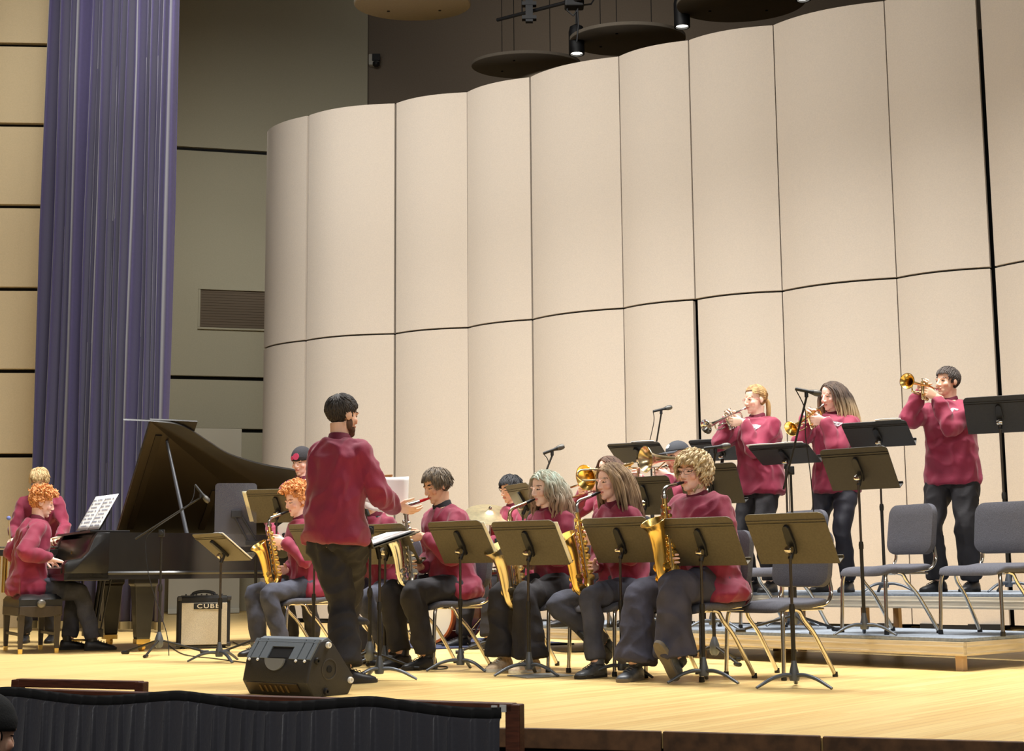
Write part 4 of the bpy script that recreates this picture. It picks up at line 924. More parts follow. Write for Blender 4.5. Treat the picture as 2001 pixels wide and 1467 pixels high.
# sheets on the piano desk
def sheet(label, M, w, h, m=WHITE, pages=2, curl=.03, lines=0):
    r = thing('sheet_music', label, 'sheet music', M=M, group='sheet music')
    for k in range(pages):
        mb = MB(); x0 = (k - pages / 2) * w; rows = []
        for i in range(8):
            z = h * i / 7; rows.append([V((x0 + w * j / 6, curl * math.sin(PI * j / 6) * .4 + curl * (i / 7) ** 2 + .002, z)) for j in range(7)])
        mb.loft(rows, False, False, closed=False); o = obj('page', mb, m, r, 60); md = o.modifiers.new('s', 'SOLIDIFY'); md.thickness = .0025
        if lines:
            mb = MB()
            for q in range(lines):
                z = h * (.12 + .76 * q / (lines - 1)); i = z / h
                for j in range(6):
                    if (j * 7 + q * 3 + k) % 5: mb.box((x0 + w * (.14 + .13 * j), curl * math.sin(PI * (.14 + .13 * j)) * .4 + curl * i * i - .0045, z), (w * .10, .001, .010))
            obj('printed_staves', mb, mat('print_grey', (150, 152, 168), .8), o)
    return r
MS = Matrix.Translation(PW(-.03, .72, 1.062)) @ (PR @ Matrix.Rotation(-PI / 2 + .12, 3, 'Z')).to_4x4() @ Matrix.Rotation(-.5, 4, 'X')
sheet('open white sheet music on the piano desk', MS, .29, .36, pages=2, curl=.0, lines=8)
# bench
t = thing('piano_bench', 'black tufted leather piano bench under the red-haired pianist', 'bench', PW(-.49, .70), TH)
mb = MB(); N = 30; rows = []
for i in range(N + 1):
    r = []
    for j in range(N + 1):
        x = -.18 + .36 * i / N; y = -.38 + .76 * j / N; ed = min(1, min(i, N - i, j, N - j) / 3); tf = abs(math.sin(PI * (x + .18) / .18)) * .5 + abs(math.sin(PI * (y + .38) / .19)) * .5
        r.append(V((x, y, .455 + .03 * ed ** .5 + .018 * tf * ed)))
    rows.append(r)
mb.loft(rows, False, False, closed=False); bt = [V((-.18, -.38, .38)), V((-.18, .38, .38)), V((.18, .38, .38)), V((.18, -.38, .38))]
mb.box((0, 0, .417), (.36, .76, .075)); obj('cushion', mb, LEATHER, t, 60)
mb = MB()
for y in (-.385, .385):
    mb.prism([(-.175, .40), (-.175, .33), (-.08, .31), (.0, .305), (.08, .31), (.175, .33), (.175, .40)], y - .012, y + .012, Matrix(((1, 0, 0, 0), (0, 0, 1, 0), (0, 1, 0, 0), (0, 0, 0, 1))))
for x in (-.172, .172): mb.box((x, 0, .355), (.022, .76, .075))
obj('apron', mb, mat('bench_wood', (58, 48, 38), .4, var=.1), t, None, .003)
for sx in (-1, 1):
    for sy in (-1, 1):
        mb = MB(); sq = lambda h, z: [V((sx * .15 + a * h, sy * .345 + b * h, z)) for a, b in ((1, 1), (-1, 1), (-1, -1), (1, -1))]
        mb.loft([sq(.017, .04), sq(.027, .33), sq(.027, .36)]); l = obj('leg', mb, MATS['bench_wood'], t, None, .003); mb = MB(); mb.loft([sq(.0165, 0), sq(.0175, .042)]); obj('ferrule', mb, BRASS, l, None, .002)
for sy in (-1, 1):
    mb = MB(); mb.lathe([(.03, 0), (.036, .008), (.036, .026), (.028, .034), (.012, .036)], (0, sy * .395, .42), (0, sy, 0), 20); obj('height_knob', mb, mat('knob_grey', (120, 116, 108), .35, .5), t, 50)
mb = MB()
for sx in (-1, 1): mb.box((sx * .15, 0, .16), (.02, .69, .025))
obj('stretcher', mb, MATS['bench_wood'], t, None, .002)
# vibraphone
vc = at(12, 13.75); t = thing('vibraphone', 'vibraphone with gold resonator tubes left of the pianist', 'vibraphone', vc, .04)
mb = MB()
for y in (-.3, -.02, .26): mb.box((0, y, .875), (1.1, .035, .05))
mb.box((-.55, -.02, .87), (.05, .6, .07)); mb.box((.55, -.02, .87), (.05, .45, .07)); obj('frame', mb, BLACK, t, None, .004)
for i in range(22):
    mb = MB(); mb.box((-.51 + .0485 * i, -.14, .925), (.04, .34 - .004 * i, .012)); obj('bar', mb, mat('bar_silver', (150, 152, 150), .35, .8), t, None, .002)
for i in range(16):
    mb = MB(); x = -.51 + .0665 * i; mb.lathe([(.024, .36 + .018 * i), (.024, .84)], (x, -.2, 0), n=14); obj('resonator', mb, BRASS, t, 50)
for x in (-.54, .54):
    for y in (-.27, .23):
        mb = MB(); mb.tube([(x, y, .85), (x, y, .08)], .02, 10); l = obj('leg', mb, BLACK, t, 60); mb = MB(); mb.lathe([(.045, -.014), (.045, .014)], (x, y, .046), (1, .2, 0), 16); obj('caster', mb, BLACK, l, 50)
# ------------------------------------------------------------------ amplifier, monitor wedge, acrylic shield
c = at(396, 13.15); t = thing('guitar_amplifier', 'small black amplifier with silver grille under the piano', 'amplifier', c, math.radians(16))
aw, ad, ah = .46, .27, .44
mb = MB(); mb.box((0, 0, ah / 2 + .02), (aw, ad, ah)); obj('cabinet', mb, mat('black_tolex', (28, 27, 27), .75, bump=.4, bscale=400), t, None, .014)
mb = MB(); mb.box((0, -ad / 2 - .004, ah / 2 + .0), (aw - .06, .012, ah - .07)); gr = obj('grille', mb, mat('silver_grille_cloth', (196, 186, 164), .7, var=.12, scale=160, bump=.4, bscale=300), t, None, .003)
mb = MB(); mb.box((.03, -ad / 2 - .013, ah - .065), (.25, .008, .052)); bd = obj('badge', mb, BLACK, gr, None, .003)
fc = bpy.data.curves.new('tmp_font', 'FONT'); fc.body = 'CUBE'; fc.size = .062; fc.extrude = .0015; fc.align_x = 'CENTER'; fc.align_y = 'CENTER'; fc.space_character = 1.2; fc.offset = .0005
fo = bpy.data.objects.new('tmp_font', fc); C.objects.link(fo); fm = bpy.data.meshes.new_from_object(fo.evaluated_get(bpy.context.evaluated_depsgraph_get())); bpy.data.objects.remove(fo); bpy.data.curves.remove(fc)
fm.materials.clear(); fm.materials.append(mat('badge_silver', (224, 214, 190), .4)); fo = bpy.data.objects.new('badge_lettering', fm); C.objects.link(fo); fo.parent = gr; fo.location = (.03, -ad / 2 - .019, ah - .066); fo.rotation_euler = (PI / 2, 0, 0); fo.scale = (1.15, .85, 1)
mb = MB(); mb.tube(spl([(-.1, 0, ah + .02), (-.085, 0, ah + .05), (0, 0, ah + .065), (.085, 0, ah + .05), (.1, 0, ah + .02)]), .014, 8, ry=.008); obj('handle', mb, mat('amp_handle', (70, 72, 74), .5), t, 60)
for sx in (-1, 1):
    for sz in (0, 1):
        mb = MB(); mb.box((sx * (aw / 2 - .012), -ad / 2 + .012, .035 + sz * (ah - .03)), (.04, .04, .04)); obj('corner_guard', mb, mat('amp_corner', (52, 52, 54), .4), t, None, .008)
    mb = MB(); mb.lathe([(.02, 0), (.018, .02)], (sx * .18, -.08, 0)); mb.lathe([(.02, 0), (.018, .02)], (sx * .18, .08, 0)); obj('rubber_foot', mb, BLACK, t)
mb = MB(); mb.box((0, -.03, ah + .024), (aw - .06, .1, .012))
for i in range(8): mb.lathe([(.008, 0), (.007, .012)], (-.16 + .046 * i, -.04, ah + .03))
obj('control_panel', mb, mat('amp_panel', (90, 88, 84), .4, .4), t, None)
# monitor wedge: seen from its back and right end
c = onz(538, 1360, 0); ang = math.radians(-37); t = thing('stage_monitor', 'black floor monitor speaker with handle recess behind the black skirt', 'monitor speaker', c, ang)
prof = [(.045, 0), (-.015, .085), (.015, .215), (.105, .335), (.165, .34), (.215, .31), (.385, .115), (.385, .055), (.345, 0)]
hx = .285
WEDGE = mat('wedge_black', (40, 38, 36), .55, bump=.25, bscale=260)
mb = MB(); rg = []
for x, s in ((-hx, .965), (-hx + .02, 1), (hx - .02, 1), (hx, .965)): rg.append([V((x, .18 + (y - .18) * s, .16 + (z - .16) * s if z > 0 else z)) for y, z in prof])
mb.loft(rg)
t.scale = (.89,) * 3; body = obj('cabinet', mb, WEDGE, t, 30, .008)
gm = mat('wedge_grey_top', (104, 112, 120), .45, bump=.2, bscale=260)
mb = MB(); sl = (V((0, .105, .335)) - V((0, .015, .215))); nrm = V((0, -sl.z, sl.y)).normalized()
def onback(x, u, off=0.): p = V((x, .015, .215)) + sl * u; return V((x, p.y, p.z)) + nrm * off
for xa, xb in ((-.275, -.245), (-.235, -.17), (-.16, -.095), (.095, .16), (.17, .235), (.245, .275)):
    mb.loft([[onback(xa, .05, -.004), onback(xb, .05, -.004), onback(xb, 1.0, -.004), onback(xa, 1.0, -.004)], [onback(xa, .05, .008), onback(xb, .05, .008), onback(xb, 1.0, .008), onback(xa, 1.0, .008)]])
mb.loft([[onback(-.095, .62, -.004), onback(.095, .62, -.004), onback(.095, 1., -.004), onback(-.095, 1., -.004)], [onback(-.095, .62, .008), onback(.095, .62, .008), onback(.095, 1., .008), onback(-.095, 1., .008)]])
mb.loft([[onback(-.277, .85, -.004), onback(.277, .85, -.004), V((.277, .2, .322)), V((-.277, .2, .322))], [onback(-.277, .85, .009), onback(.277, .85, .009), V((.277, .165, .349)), V((-.277, .165, .349))]])
tp = obj('top_shell', mb, gm, t, 30)
mb = MB()
for x in (-.24, -.165, .165, .24): mb.lathe([(.0, .004), (.009, .004), (.009, .012), (0, .014)], onback(x, -.04), nrm, 12)
obj('screw', mb, TAPE, t)
# handle recess: a dark slot above a pale scoop
mb = MB(); mb.loft([[onback(-.085, .12, .002), onback(.085, .12, .002), onback(.085, .6, .002), onback(-.085, .6, .002)], [onback(-.08, .16, -.0), onback(.08, .16, -.0), onback(.08, .58, -.0), onback(-.08, .58, -.0)]], True, True); obj('handle_slot', mb, BLACK, t)
mb = MB(); o = []
for q in range(13):
    a = PI * q / 12; o.append((.085 * math.cos(a), .2 - .072 * math.sin(a)))
top = [V((x, -.015 + (z - .085) / .13 * .03 - .004, z)) for x, z in o]; mid_ = [V((x * .8, -.015 + (z - .085) / .13 * .03 - .016 * 0 + .004, z + .01)) for x, z in o]; up_ = [V((x * .9, .035, .245)) for x, z in o]
mb.add([onback(x * 1.0, (z - .215) / .12 + .22, .004) for x, z in []], []) if False else None
mb.prism([(x, z - .2) for x, z in o], 0, .012, Matrix.Translation((0, -.002, .225)) @ Matrix.Rotation(math.radians(82), 4, 'X')); o2 = obj('handle_scoop', mb, mat('scoop_grey', (120, 126, 136), .5), t, 50)
mb = MB(); mb.lathe([(.066, .0), (.066, .006), (.058, .008), (.056, .002), (.022, .002), (.02, -.0)], (hx - .004, .17, .16), (1, 0, 0), 32); obj('pole_socket', mb, mat('socket_dark', (52, 49, 45), .6), t, 40)
mb = MB(); mb.lathe([(.021, 0), (.021, .004)], (hx + .0005, .17, .16), (1, 0, 0), 20); obj('socket_hole', mb, mat('deep_black', (5, 5, 5), .9), t)
for y, z, m in ((.06, .215, BLACK), (.14, .03, BLACK), (.155, .305, TAPE), (.35, .085, TAPE)):
    mb = MB(); mb.lathe([(.018, -.01), (.02, .01), (.017, .02), (.009, .02), (.008, .01)], (hx - .002, y, z), (1, 0, 0), 18); obj('rubber_foot', mb, m, t, 50)
mb = MB(); mb.prism([(-.24, -.062), (.2, -.062), (.2, -.004), (-.24, -.004)], .0, .006, Matrix.Translation((0, -.018, .085)) @ Matrix.Rotation(math.radians(90 + 35) , 4, 'X')); pn = obj('connector_panel', mb, mat('panel_bronze', (78, 66, 50), .35, .6), t)
mb = MB()
for i in range(6): mb.box((-.12 + .045 * i, .005, .05), (.016, .02, .05), Matrix.Rotation(.6, 3, 'X'))
obj('jack_sockets', mb, mat('jack_gold', (150, 128, 90), .3, .9), pn)
# clear acrylic shield on a stand
c = at(497, 12.3); t = thing('acrylic_shield', 'clear acrylic sound shield on a dark stand beside the piano', 'sound shield', c, .12)
ACR = mat('clear_acrylic', (150, 152, 168), .08, alpha=.16)
s = F / 12.3; ow = 80 / s; zb, ztp = .65 + (1122 - 1068) / s, .65 + (1122 - 945) / s
mb = MB(); mb.prism(rrect(ow, ztp - zb, .03), -.004, .004, Matrix.Translation((-40 / s, 0, (zb + ztp) / 2)) @ Matrix.Rotation(PI / 2 , 4, 'X')); obj('sheet', mb, ACR, t, None)
mb = MB(); tripod_h = .1; mb.tube([(0, .03, .1), (0, .03, zb + .04)], .013, 10); obj('pole', mb, STANDMETAL, t, 60)
tripod(t, .1, .26, 3, .9)
mb = MB()
for dx in (-.03, .03):
    mb.tube([(-.16 + dx, -.012, zb + .27), (-.03 + dx * 1.3, -.03, zb + .05)], .009, 8)
mb.box((-.165, -.012, zb + .28), (.09, .025, .06)); mb.box((-.02, -.03, zb + .03), (.13, .04, .04)); obj('clamp_arm', mb, mat('clamp_dark', (56, 56, 60), .4, .4), t, None, .004)
# ------------------------------------------------------------------ rail and pleated skirt in front of the pit
ra, rb = V((-2.45, 5.74, .235)), V((.0, 4.70, .235)); rd = (rb - ra).normalized(); rn = V((rd.y, -rd.x, 0)); rl = (rb - ra).length; ran = math.atan2(rd.y, rd.x)
t = thing('pit_rail', 'reddish wooden pit rail that carries the black skirt', 'railing', V((ra.x, ra.y, -1.05)), ran)
RW = mat('reddish_rail_wood', (92, 48, 30), .5, var=.3, scale=18, stretch=(1, 8, 8))
mb = MB(); mb.box((rl / 2, 0, 1.285 - .014), (rl, .045, .028)); obj('top_rail', mb, RW, t, None, .004)
for x in (rl - .0, rl * .5, .02):
    mb = MB(); mb.box((x, 0, .64), (.05, .045, 1.285)); obj('post', mb, RW, t, None, .004)
mb = MB(); mb.box((rl - .03, -.026, 1.27), (.022, .006, .022)); mb.box((rl - .06, -.026, 1.268), (.02, .006, .02)); obj('bracket', mb, TAPE, t, None)
t = thing('pleated_skirt', 'black pleated cloth skirt hanging along the front of the pit', 'skirt', V((ra.x, ra.y, -1.05)), ran)
random.seed(5); xs = []; x = 0.
while x < rl - .03: xs.append(x); x += random.uniform(.045, .085)
NX = 900; rows = []
def pleat(u):
    for i in range(len(xs)):
        b = xs[i + 1] if i + 1 < len(xs) else rl
        if xs[i] <= u < b: s = (u - xs[i]) / (b - xs[i]); return s ** 1.5 if s < .85 else (1 - s) / .15
    return 0
for j in range(15):
    f = j / 14; r = []
    for i in range(NX + 1):
        u = (rl - .035) * i / NX; sag = .012 - .026 * abs(math.sin(u * 4.1 + .6)) ** 1.5 - .012 * max(0, math.sin(u * 1.3 + 2)); zt = 1.285 + sag + (.012 if u < .3 else 0)
        z = zt * (1 - f) if j > 2 else zt - (.0, .035, .046)[j]; am = (0, .008, .02)[j] if j < 3 else .03 + .012 * f
        r.append(V((u + .012 * f * math.sin(u * 40), -.03 - am * pleat(u + .008 * math.sin(f * 4 + u * 7)) - .02 * f, z)))
    rows.append(r)
mb = MB(); mb.loft(rows[:2], False, False, closed=False); hb = obj('heading_band', mb, mat('skirt_heading', (24, 24, 26), .9), t, 60); md = hb.modifiers.new('s', 'SOLIDIFY'); md.thickness = .006
mb = MB(); mb.loft(rows[1:], False, False, closed=False); o = obj('pleats', mb, mat('skirt_satin', (62, 63, 72), .42, sheen=.4, bump=.15, bscale=60), t, 60)
# second rail stub behind
p, q = aty(36, 1327, 6.15), aty(277, 1329, 5.95); d = (q - p); d.z = 0; t = thing('wooden_barrier', 'dark wooden barrier rail behind the skirt at the far left', 'railing', V((p.x, p.y, 0)) + V((0, 0, -1.05)), math.atan2(d.y, d.x))
L = d.length; zt = p.z + 1.05; mb = MB(); mb.box((L / 2, 0, zt - .014), (L, .04, .034)); obj('top_rail', mb, RW, t, None, .004)
for x in (.0, L):
    mb = MB(); mb.box((x, 0, (zt - .0) / 2), (.04, .045, zt)); obj('post', mb, RW, t, None, .004)
# floor pocket cover
mb = MB(); c = onz(1056, 1321); mb.box((0, 0, .004), (.34, .26, .008)); o = obj('floor_pocket', mb, mat('zinc_plate', (140, 142, 138), .45, .4), None, None, .003); o.location = (c.x, c.y, 0); o.rotation_euler = (0, 0, .5); tag(o, 'flat grey metal plate set in the stage floor', 'floor plate')
# ------------------------------------------------------------------ hair colours
def hairm(name, c, var=.35, scale=46, col2=None, grad=None): return mat(name, c, .72, var=var, scale=scale, stretch=(1, 1, .35), col2=col2, grad=grad)
H_BLOND = hairm('bleached_blond_hair', (226, 200, 150), col2=(168, 134, 88)); H_RED = hairm('ginger_hair', (230, 166, 104), col2=(190, 118, 66)); H_DARK = hairm('dark_brown_hair', (64, 54, 48)); H_BLACK = hairm('black_hair', (34, 33, 36))
H_DCURL = hairm('dark_curly_hair', (66, 58, 50), col2=(124, 108, 88), scale=70); H_GREEN = hairm('green_tinted_hair', (172, 186, 172), col2=(158, 152, 132), scale=30, grad=(.5, .9, (152, 124, 100))); H_LBROWN = hairm('ash_brown_hair', (164, 138, 106), col2=(104, 82, 62), scale=22)
H_MOP = hairm('sandy_curly_hair', (226, 206, 164), col2=(160, 132, 94), scale=40); H_STRAW = hairm('straw_hair', (206, 170, 112), col2=(140, 104, 66), scale=26); H_OMBRE = hairm('ombre_hair', (88, 70, 56), col2=(62, 48, 40), scale=30, grad=(.35, .72, (212, 182, 138))); H_BROWN = hairm('brown_hair', (88, 64, 50))
def wdir(p, v): return p.Mi.to_3x3() @ V(v)
def seat(p, label, back=.075):
    q = p.W(V((p.hip.x, p.hip.y + back, 0))); c = place_chair(q.x, q.y, p.loc.z, p.yaw, label); c.scale = (1.04, 1.04, 1.04 * (p.hip.z - .075) / .4732 if False else 1.04); return c
def sax_for(p, label, sc, m, tilt=0., pitch=0., side=.0, neckm=None, mouthm=None, lt=.24, rt=.47, lspread=.05, yaw=0.):
    Mi = Matrix.Translation(p.mouth() + p.HRm @ V((0, .012, .0))) @ Matrix.Rotation(p.tw + math.radians(p.__dict__.get('hyd', 0) + yaw), 4, 'Z') @ Matrix.Rotation(math.radians(tilt), 4, 'Y') @ Matrix.Rotation(math.radians(pitch), 4, 'X')
    make_sax(label, p.M @ Mi, sc, m, neckm, mouthm); I3 = Mi.to_3x3()
    yl = .165 - .06 * (lt - .18) / .3; yr = .165 - .06 * (rt - .18) / .3
    p.hand('L', Mi @ V((-lspread, yl * sc - .085, -lt * sc)), I3 @ V((.42, .9, .05)), I3 @ V((.9, -.35, 0)), .72, thumb=.6)
    p.hand('R', Mi @ V((lspread, yr * sc - .085, -rt * sc)), I3 @ V((-.42, .9, .05)), I3 @ V((-.9, -.35, 0)), .72, thumb=.6)
def strap(p):
    mb = MB(); pts = []
    for q in range(21): a = PI * (-.32 + 1.64 * q / 20); pts.append(p.nb + V((.085 * math.cos(a), -.01 - .07 * math.sin(a), -.012 - .035 * max(0, -math.sin(a)))))
    mid = p.nb + p.shR @ V((0, .16, -.2)); mb.tube(spl([mid] + pts[::4] + [mid], 4), .012, 6, ry=.004); obj('neck_strap', mb, BLACK, p.body, 60)
G_SAX = 'seated saxophone players'
# 1 percussionist
p = Person(at(76, 14.45), yaw_of(.12, -1), 1.74, None, (14, 26), 0, 0, 38)
p.hand('R', p.Lo(aty(33, 1052, 13.95)) + V((0, -.02, 0)), wdir(p, (-.25, -.8, -.25)), (.1, -.1, -1), 1.0); p.hand('L', p.Lo(aty(117, 1050, 13.98)), wdir(p, (-.4, -.8, -.2)), (0, -.1, -1), 1.0)
p.foot('R', (.13, .02, .085)); p.foot('L', (-.13, .05, .085))
p.build('person with bleached blond hair bending over the vibraphone behind the pianist', 'fair', (190, 160, 110), 'fringe', H_BLOND, seed=3)
for a, b, lab in ((p.Lo(aty(20, 1058, 13.85)), p.Lo(aty(17, 1012, 13.75)), 'mallet raised in the hand left of the pianist'), (p.Lo(aty(104, 1052, 13.88)), p.Lo(aty(132, 1048, 13.6)), 'mallet held low over the vibraphone bars')):
    t = thing('mallet', lab, 'mallet', p.W(a)); a0 = p.W(a); b0 = p.W(b); mb = MB(); d = (b0 - a0); mb.tube([-d * .35, d], .0055, 8); obj('shaft', mb, mat('rattan', (226, 196, 140), .6), t, 60); mb = MB(); mb.ell(d, .02); obj('head', mb, mat('mallet_yarn', (120, 130, 190), .9), t, 60)
# 2 pianist
p = Person(PW(-.53, .72), yaw_of(math.cos(TH), math.sin(TH)), 1.76, .575, (1, 11), 0, -8, 14, bulk=.95)
k = lambda x, y, z: p.Lo(PW(x, y, z))
p.hand('R', k(-.38, .5, .80), wdir(p, PR @ V((1, 0, -.25))), (0, 0, -1), .45); p.hand('L', k(-.38, .95, .80), wdir(p, PR @ V((1, 0, -.25))), (0, 0, -1), .45)
p.foot('R', (.14, .56, .085), .0); p.foot('L', (-.12, .40, .085)); p.poleL = {'R': V((.1, 1, .5)), 'L': V((-.1, 1, .5))}
p.build('red-haired person playing the grand piano on the bench', 'pink', (190, 120, 70), 'fade_curly', H_RED, trouser=DENIM, seed=4, loose=.008)
# 3 bass player
p = Person(at(592, 12.75), yaw_of(-.42, -.9), 1.74, None, (2, 4), 0, 0, 12)
bm = Matrix.Translation(V((.02, .17, 1.0))) @ Matrix.Rotation(.42, 4, 'Y')
p.hand('R', bm @ V((.15, .06, .03)), (-.7, .35, -.55), (.0, -1, 0), .6, thumb=.3, pole=(.9, -.2, -.2)); p.hand('L', bm @ V((-.55, .02, -.02)), (-.1, .5, .8), (.6, -.8, 0), .9)
p.build('person in dark beanie playing bass guitar behind the conductor', 'pink', (70, 50, 40), 'under', H_DARK, seed=5, cap=beanie_mesh(mat('beanie_black', (44, 42, 46), .9, bump=.3, bscale=120), mat('beanie_pink', (196, 60, 96), .8)))
t = thing('bass_guitar', 'black bass guitar with white pickguard held by the beanie player', 'guitar', M=p.M @ bm)
ol = [(p_.x, p_.y) for p_ in spl([(.2, 0, 0), (.19, .13, 0), (.05, .165, 0), (-.06, .13, 0), (-.16, .17, 0), (-.24, .14, 0), (-.15, .08, 0), (-.1, .03, 0), (-.1, -.03, 0), (-.18, -.1, 0), (-.12, -.16, 0), (0, -.13, 0), (.12, -.17, 0), (.2, -.12, 0), (.2, 0, 0)], 4)][:-1]
X90 = Matrix.Rotation(PI / 2, 4, 'X')
mb = MB(); mb.prism(ol, -.02, .02, X90); obj('guitar_body', mb, mat('bass_gloss_black', (20, 20, 23), .25, coat=.4), t, 40, .005)
mb = MB(); mb.prism([(x * .62, y * .62 + .02) for x, y in ol], -.0235, -.0205, X90); obj('pickguard', mb, TAPE, t)
mb = MB(); mb.box((-.5, 0, .0), (.82, .026, .05)); nk = obj('neck', mb, mat('bass_neck', (150, 104, 62), .4), t, None, .006)
mb = MB(); mb.prism([(-.9, -.03), (-.9, .03), (-1.05, .06), (-1.12, .03), (-1.06, -.04)], -.01, .012, X90); obj('headstock', mb, MATS['bass_neck'], t, None, .003)
for z in (-.016, -.005, .006, .017):
    mb = MB(); mb.tube([(.13, .026, z), (-.98, .018, z)], .0018, 5); obj('string', mb, CHROME, t)
for x in (.06, -.03):
    mb = MB(); mb.box((x, .027, 0), (.03, .012, .07)); obj('pickup', mb, BLACK, t, None, .003)
# 4 ginger saxophonist
p = Person(at(603, 11.95), yaw_of(-.86, -.5), 1.72, .55, (4, 12), 0, 6, 16)
p.hyd = 0; sax_for(p, 'brass tenor saxophone of the ginger-haired player beside the piano', .92, BRASS, 0, -4, neckm=SILVER, lt=.26, rt=.52)
p.foot_p('R', 505, 11.8, .3); p.foot_p('L', 552, 11.6, .2); p.poleL = {'R': V((.2, 1, .6)), 'L': V((-.1, 1, .6))}
p.build('ginger-haired person playing saxophone just left of the conductor', 'pink', (190, 120, 70), 'curly_top', H_RED, trouser=DENIM, seed=6, group=G_SAX); strap(p)
seat(p, 'grey chair under the ginger-haired saxophone player')
# 5 conductor
p = Person(at(652, 8.72), yaw_of(.46, .89), 1.71, None, (3, 5), -4, -14, 4, bulk=1.0, hs=1.04)
p.hand('R', p.Lo(aty(772, 990, 8.95)), wdir(p, (.96, .15, -.22)), wdir(p, (.1, .6, .8)), .35, pole=(.5, -.5, -.8), thumb=.3); p.hand('L', (-.16, .40, 1.16), (.5, .7, .4), (0, 0, -1), .4)
p.foot_w('R', 668, 1312, 0, -.25, pole=(.3, 1, .2)); p.foot_w('L', 676, 1336, 0, -.5)
b = p.build('conductor with short dark hair and beard seen from behind, arm stretched out', 'warm', (50, 36, 28), 'short_dark', hairm('conductor_hair', (62, 54, 48), col2=(34, 29, 26), scale=60), seed=8, loose=.012, legw=1.25, flare=1.35, hem=-.075, shoe_len=.29)
mb = MB(); bd = MB(); bd.ell((0, .036, -.082), (.052, .054, .042)); bd.ell((0, .068, -.104), (.028, .024, .022))
for sx in (-1, 1): bd.ell((sx * .056, .012, -.055), (.012, .024, .04))
co, fs = remesh(bd, .005, 3); me_ = MB(); me_.add([p.HM @ V(c) for c in co], fs); obj('beard', me_, hairm('beard_brown', (92, 62, 40)), b, 60)
HP = aty(798, 988, 9.06); t = thing('score_pages', 'loose white score pages held up in the conductor\'s outstretched hand', 'paper', HP)
for k, (ang, w_, h_, yv) in enumerate(((.16, .27, .20, .0), (.02, .30, .19, .03), (-.10, .26, .17, .07))):
    R_ = Matrix.Rotation(.25 + .1 * k, 3, 'Z') @ Matrix.Rotation(ang, 3, 'Y') @ Matrix.Rotation(-.2 - .1 * k, 3, 'X'); mb = MB(); rows = []
    for i in range(9):
        u = i / 8; rows.append([R_ @ V((-w_ * u - .02 * v, yv + .03 * math.sin(PI * u), h_ * v * (1 - .45 * u) + .05 * u - .01)) for v in [j / 7 for j in range(8)]])
    mb.loft(rows, False, False, closed=False); o = obj('page', mb, WHITE, t, 60); md = o.modifiers.new('s', 'SOLIDIFY'); md.thickness = .002
# 6 dark-haired player behind the pages
p = Person(at(752, 10.95), yaw_of(-.72, -.69), 1.68, .55, (6, 18), 0, 8, 26)
p.foot_p('R', 720, 10.7, .2); p.foot_p('L', 762, 10.55, .1); p.poleL = {'R': V((.2, 1, .6)), 'L': V((-.1, 1, .6))}
sax_for(p, 'saxophone mostly hidden behind the conductor\'s outstretched arm', .88, PALEBRASS, 0, -4)
p.build('dark-haired person seated behind the raised score pages', 'tan', (40, 30, 26), 'fringe', H_BLACK, trouser=DENIM, seed=9, group=G_SAX); strap(p)
seat(p, 'grey chair under the player hidden by the score pages')
# 7 dark curly saxophonist
p = Person(at(886, 10.35), yaw_of(-.84, -.54), 1.76, .555, (5, 13), 0, -2, 20)
p.hyd = -2; sax_for(p, 'silver saxophone of the dark curly-haired player', .95, SILVER, 0, 0, lt=.28, rt=.5, mouthm=mat('red_mouthpiece', (206, 30, 34), .4))
p.foot_p('R', 784, 10.2, .25); p.foot_p('L', 832, 9.98, .1); p.poleL = {'R': V((.2, 1, .6)), 'L': V((-.1, 1, .6))}
p.build('person with dark curly fringe playing a silver saxophone', 'tan', (44, 34, 28), 'fringe', H_DCURL, seed=10, collar=BLACKCLOTH, group=G_SAX, loose=.008, legw=1.12); strap(p)
seat(p, 'grey chair under the silver saxophone player')
# 8 drummer
p = Person(at(1018, 13.0), yaw_of(-.85, -.5), 1.80, .66, (4, 8), 0, 4, 14)
p.hand('R', (.22, .42, .92), (-.3, .9, -.1), (0, 0, -1), 1.1); p.hand('L', (-.2, .42, .92), (.3, .9, -.1), (0, 0, -1), 1.1); p.foot('R', (.22, .48, .085)); p.foot('L', (-.22, .46, .085))
p.build('black-haired person seated at the drums behind the cymbal', 'warm', (30, 26, 26), 'fringe', H_BLACK, seed=11)
DR = p
# 9 green-tinted hair
p = Person(at(1096, 9.95), yaw_of(-.8, -.6), 1.64, .55, (6, 12), 0, -4, 10)
p.hyd = -4; sax_for(p, 'tenor saxophone of the green-haired player', 1.12, PALEBRASS, 0, -3, lt=.24, rt=.36)
p.foot_p('R', 984, 9.78, .35); p.foot_p('L', 1036, 9.6, .2); p.poleL = {'R': V((.2, 1, .6)), 'L': V((-.1, 1, .6))}; p.lace = TAPE
p.build('person with long green-tinted hair playing tenor saxophone', 'fair', (120, 90, 66), 'long_curl', H_GREEN, seed=12, shoe=TANSHOE, sole=TAPE, legw=1.3, flare=1.7, cuff=.10, group=G_SAX); strap(p)
seat(p, 'grey chair under the green-haired saxophone player')
# 10 long ash-brown hair
p = Person(at(1226, 9.5), yaw_of(-.82, -.57), 1.68, .55, (4, 11), 0, -4, 8)
p.hyd = -4; sax_for(p, 'brass saxophone of the long-haired player in dark jeans', 1.0, BRASS, 0, -3, neckm=SILVER, lt=.30, rt=.48)
p.foot_p('L', 1165, 9.08, .25); p.foot_p('R', 1186, 9.45, -.5, .8, pole=(.7, 1, .3), up=.09); p.poleL['L'] = V((-.05, 1, .6))
p.build('person with straight ash-brown hair to the shoulders playing saxophone', 'pink', (140, 110, 80), 'long', H_LBROWN, trouser=DENIM, shoe=GREYSHOE, seed=13, group=G_SAX); strap(p)
seat(p, 'grey chair under the long-haired saxophone player in jeans')
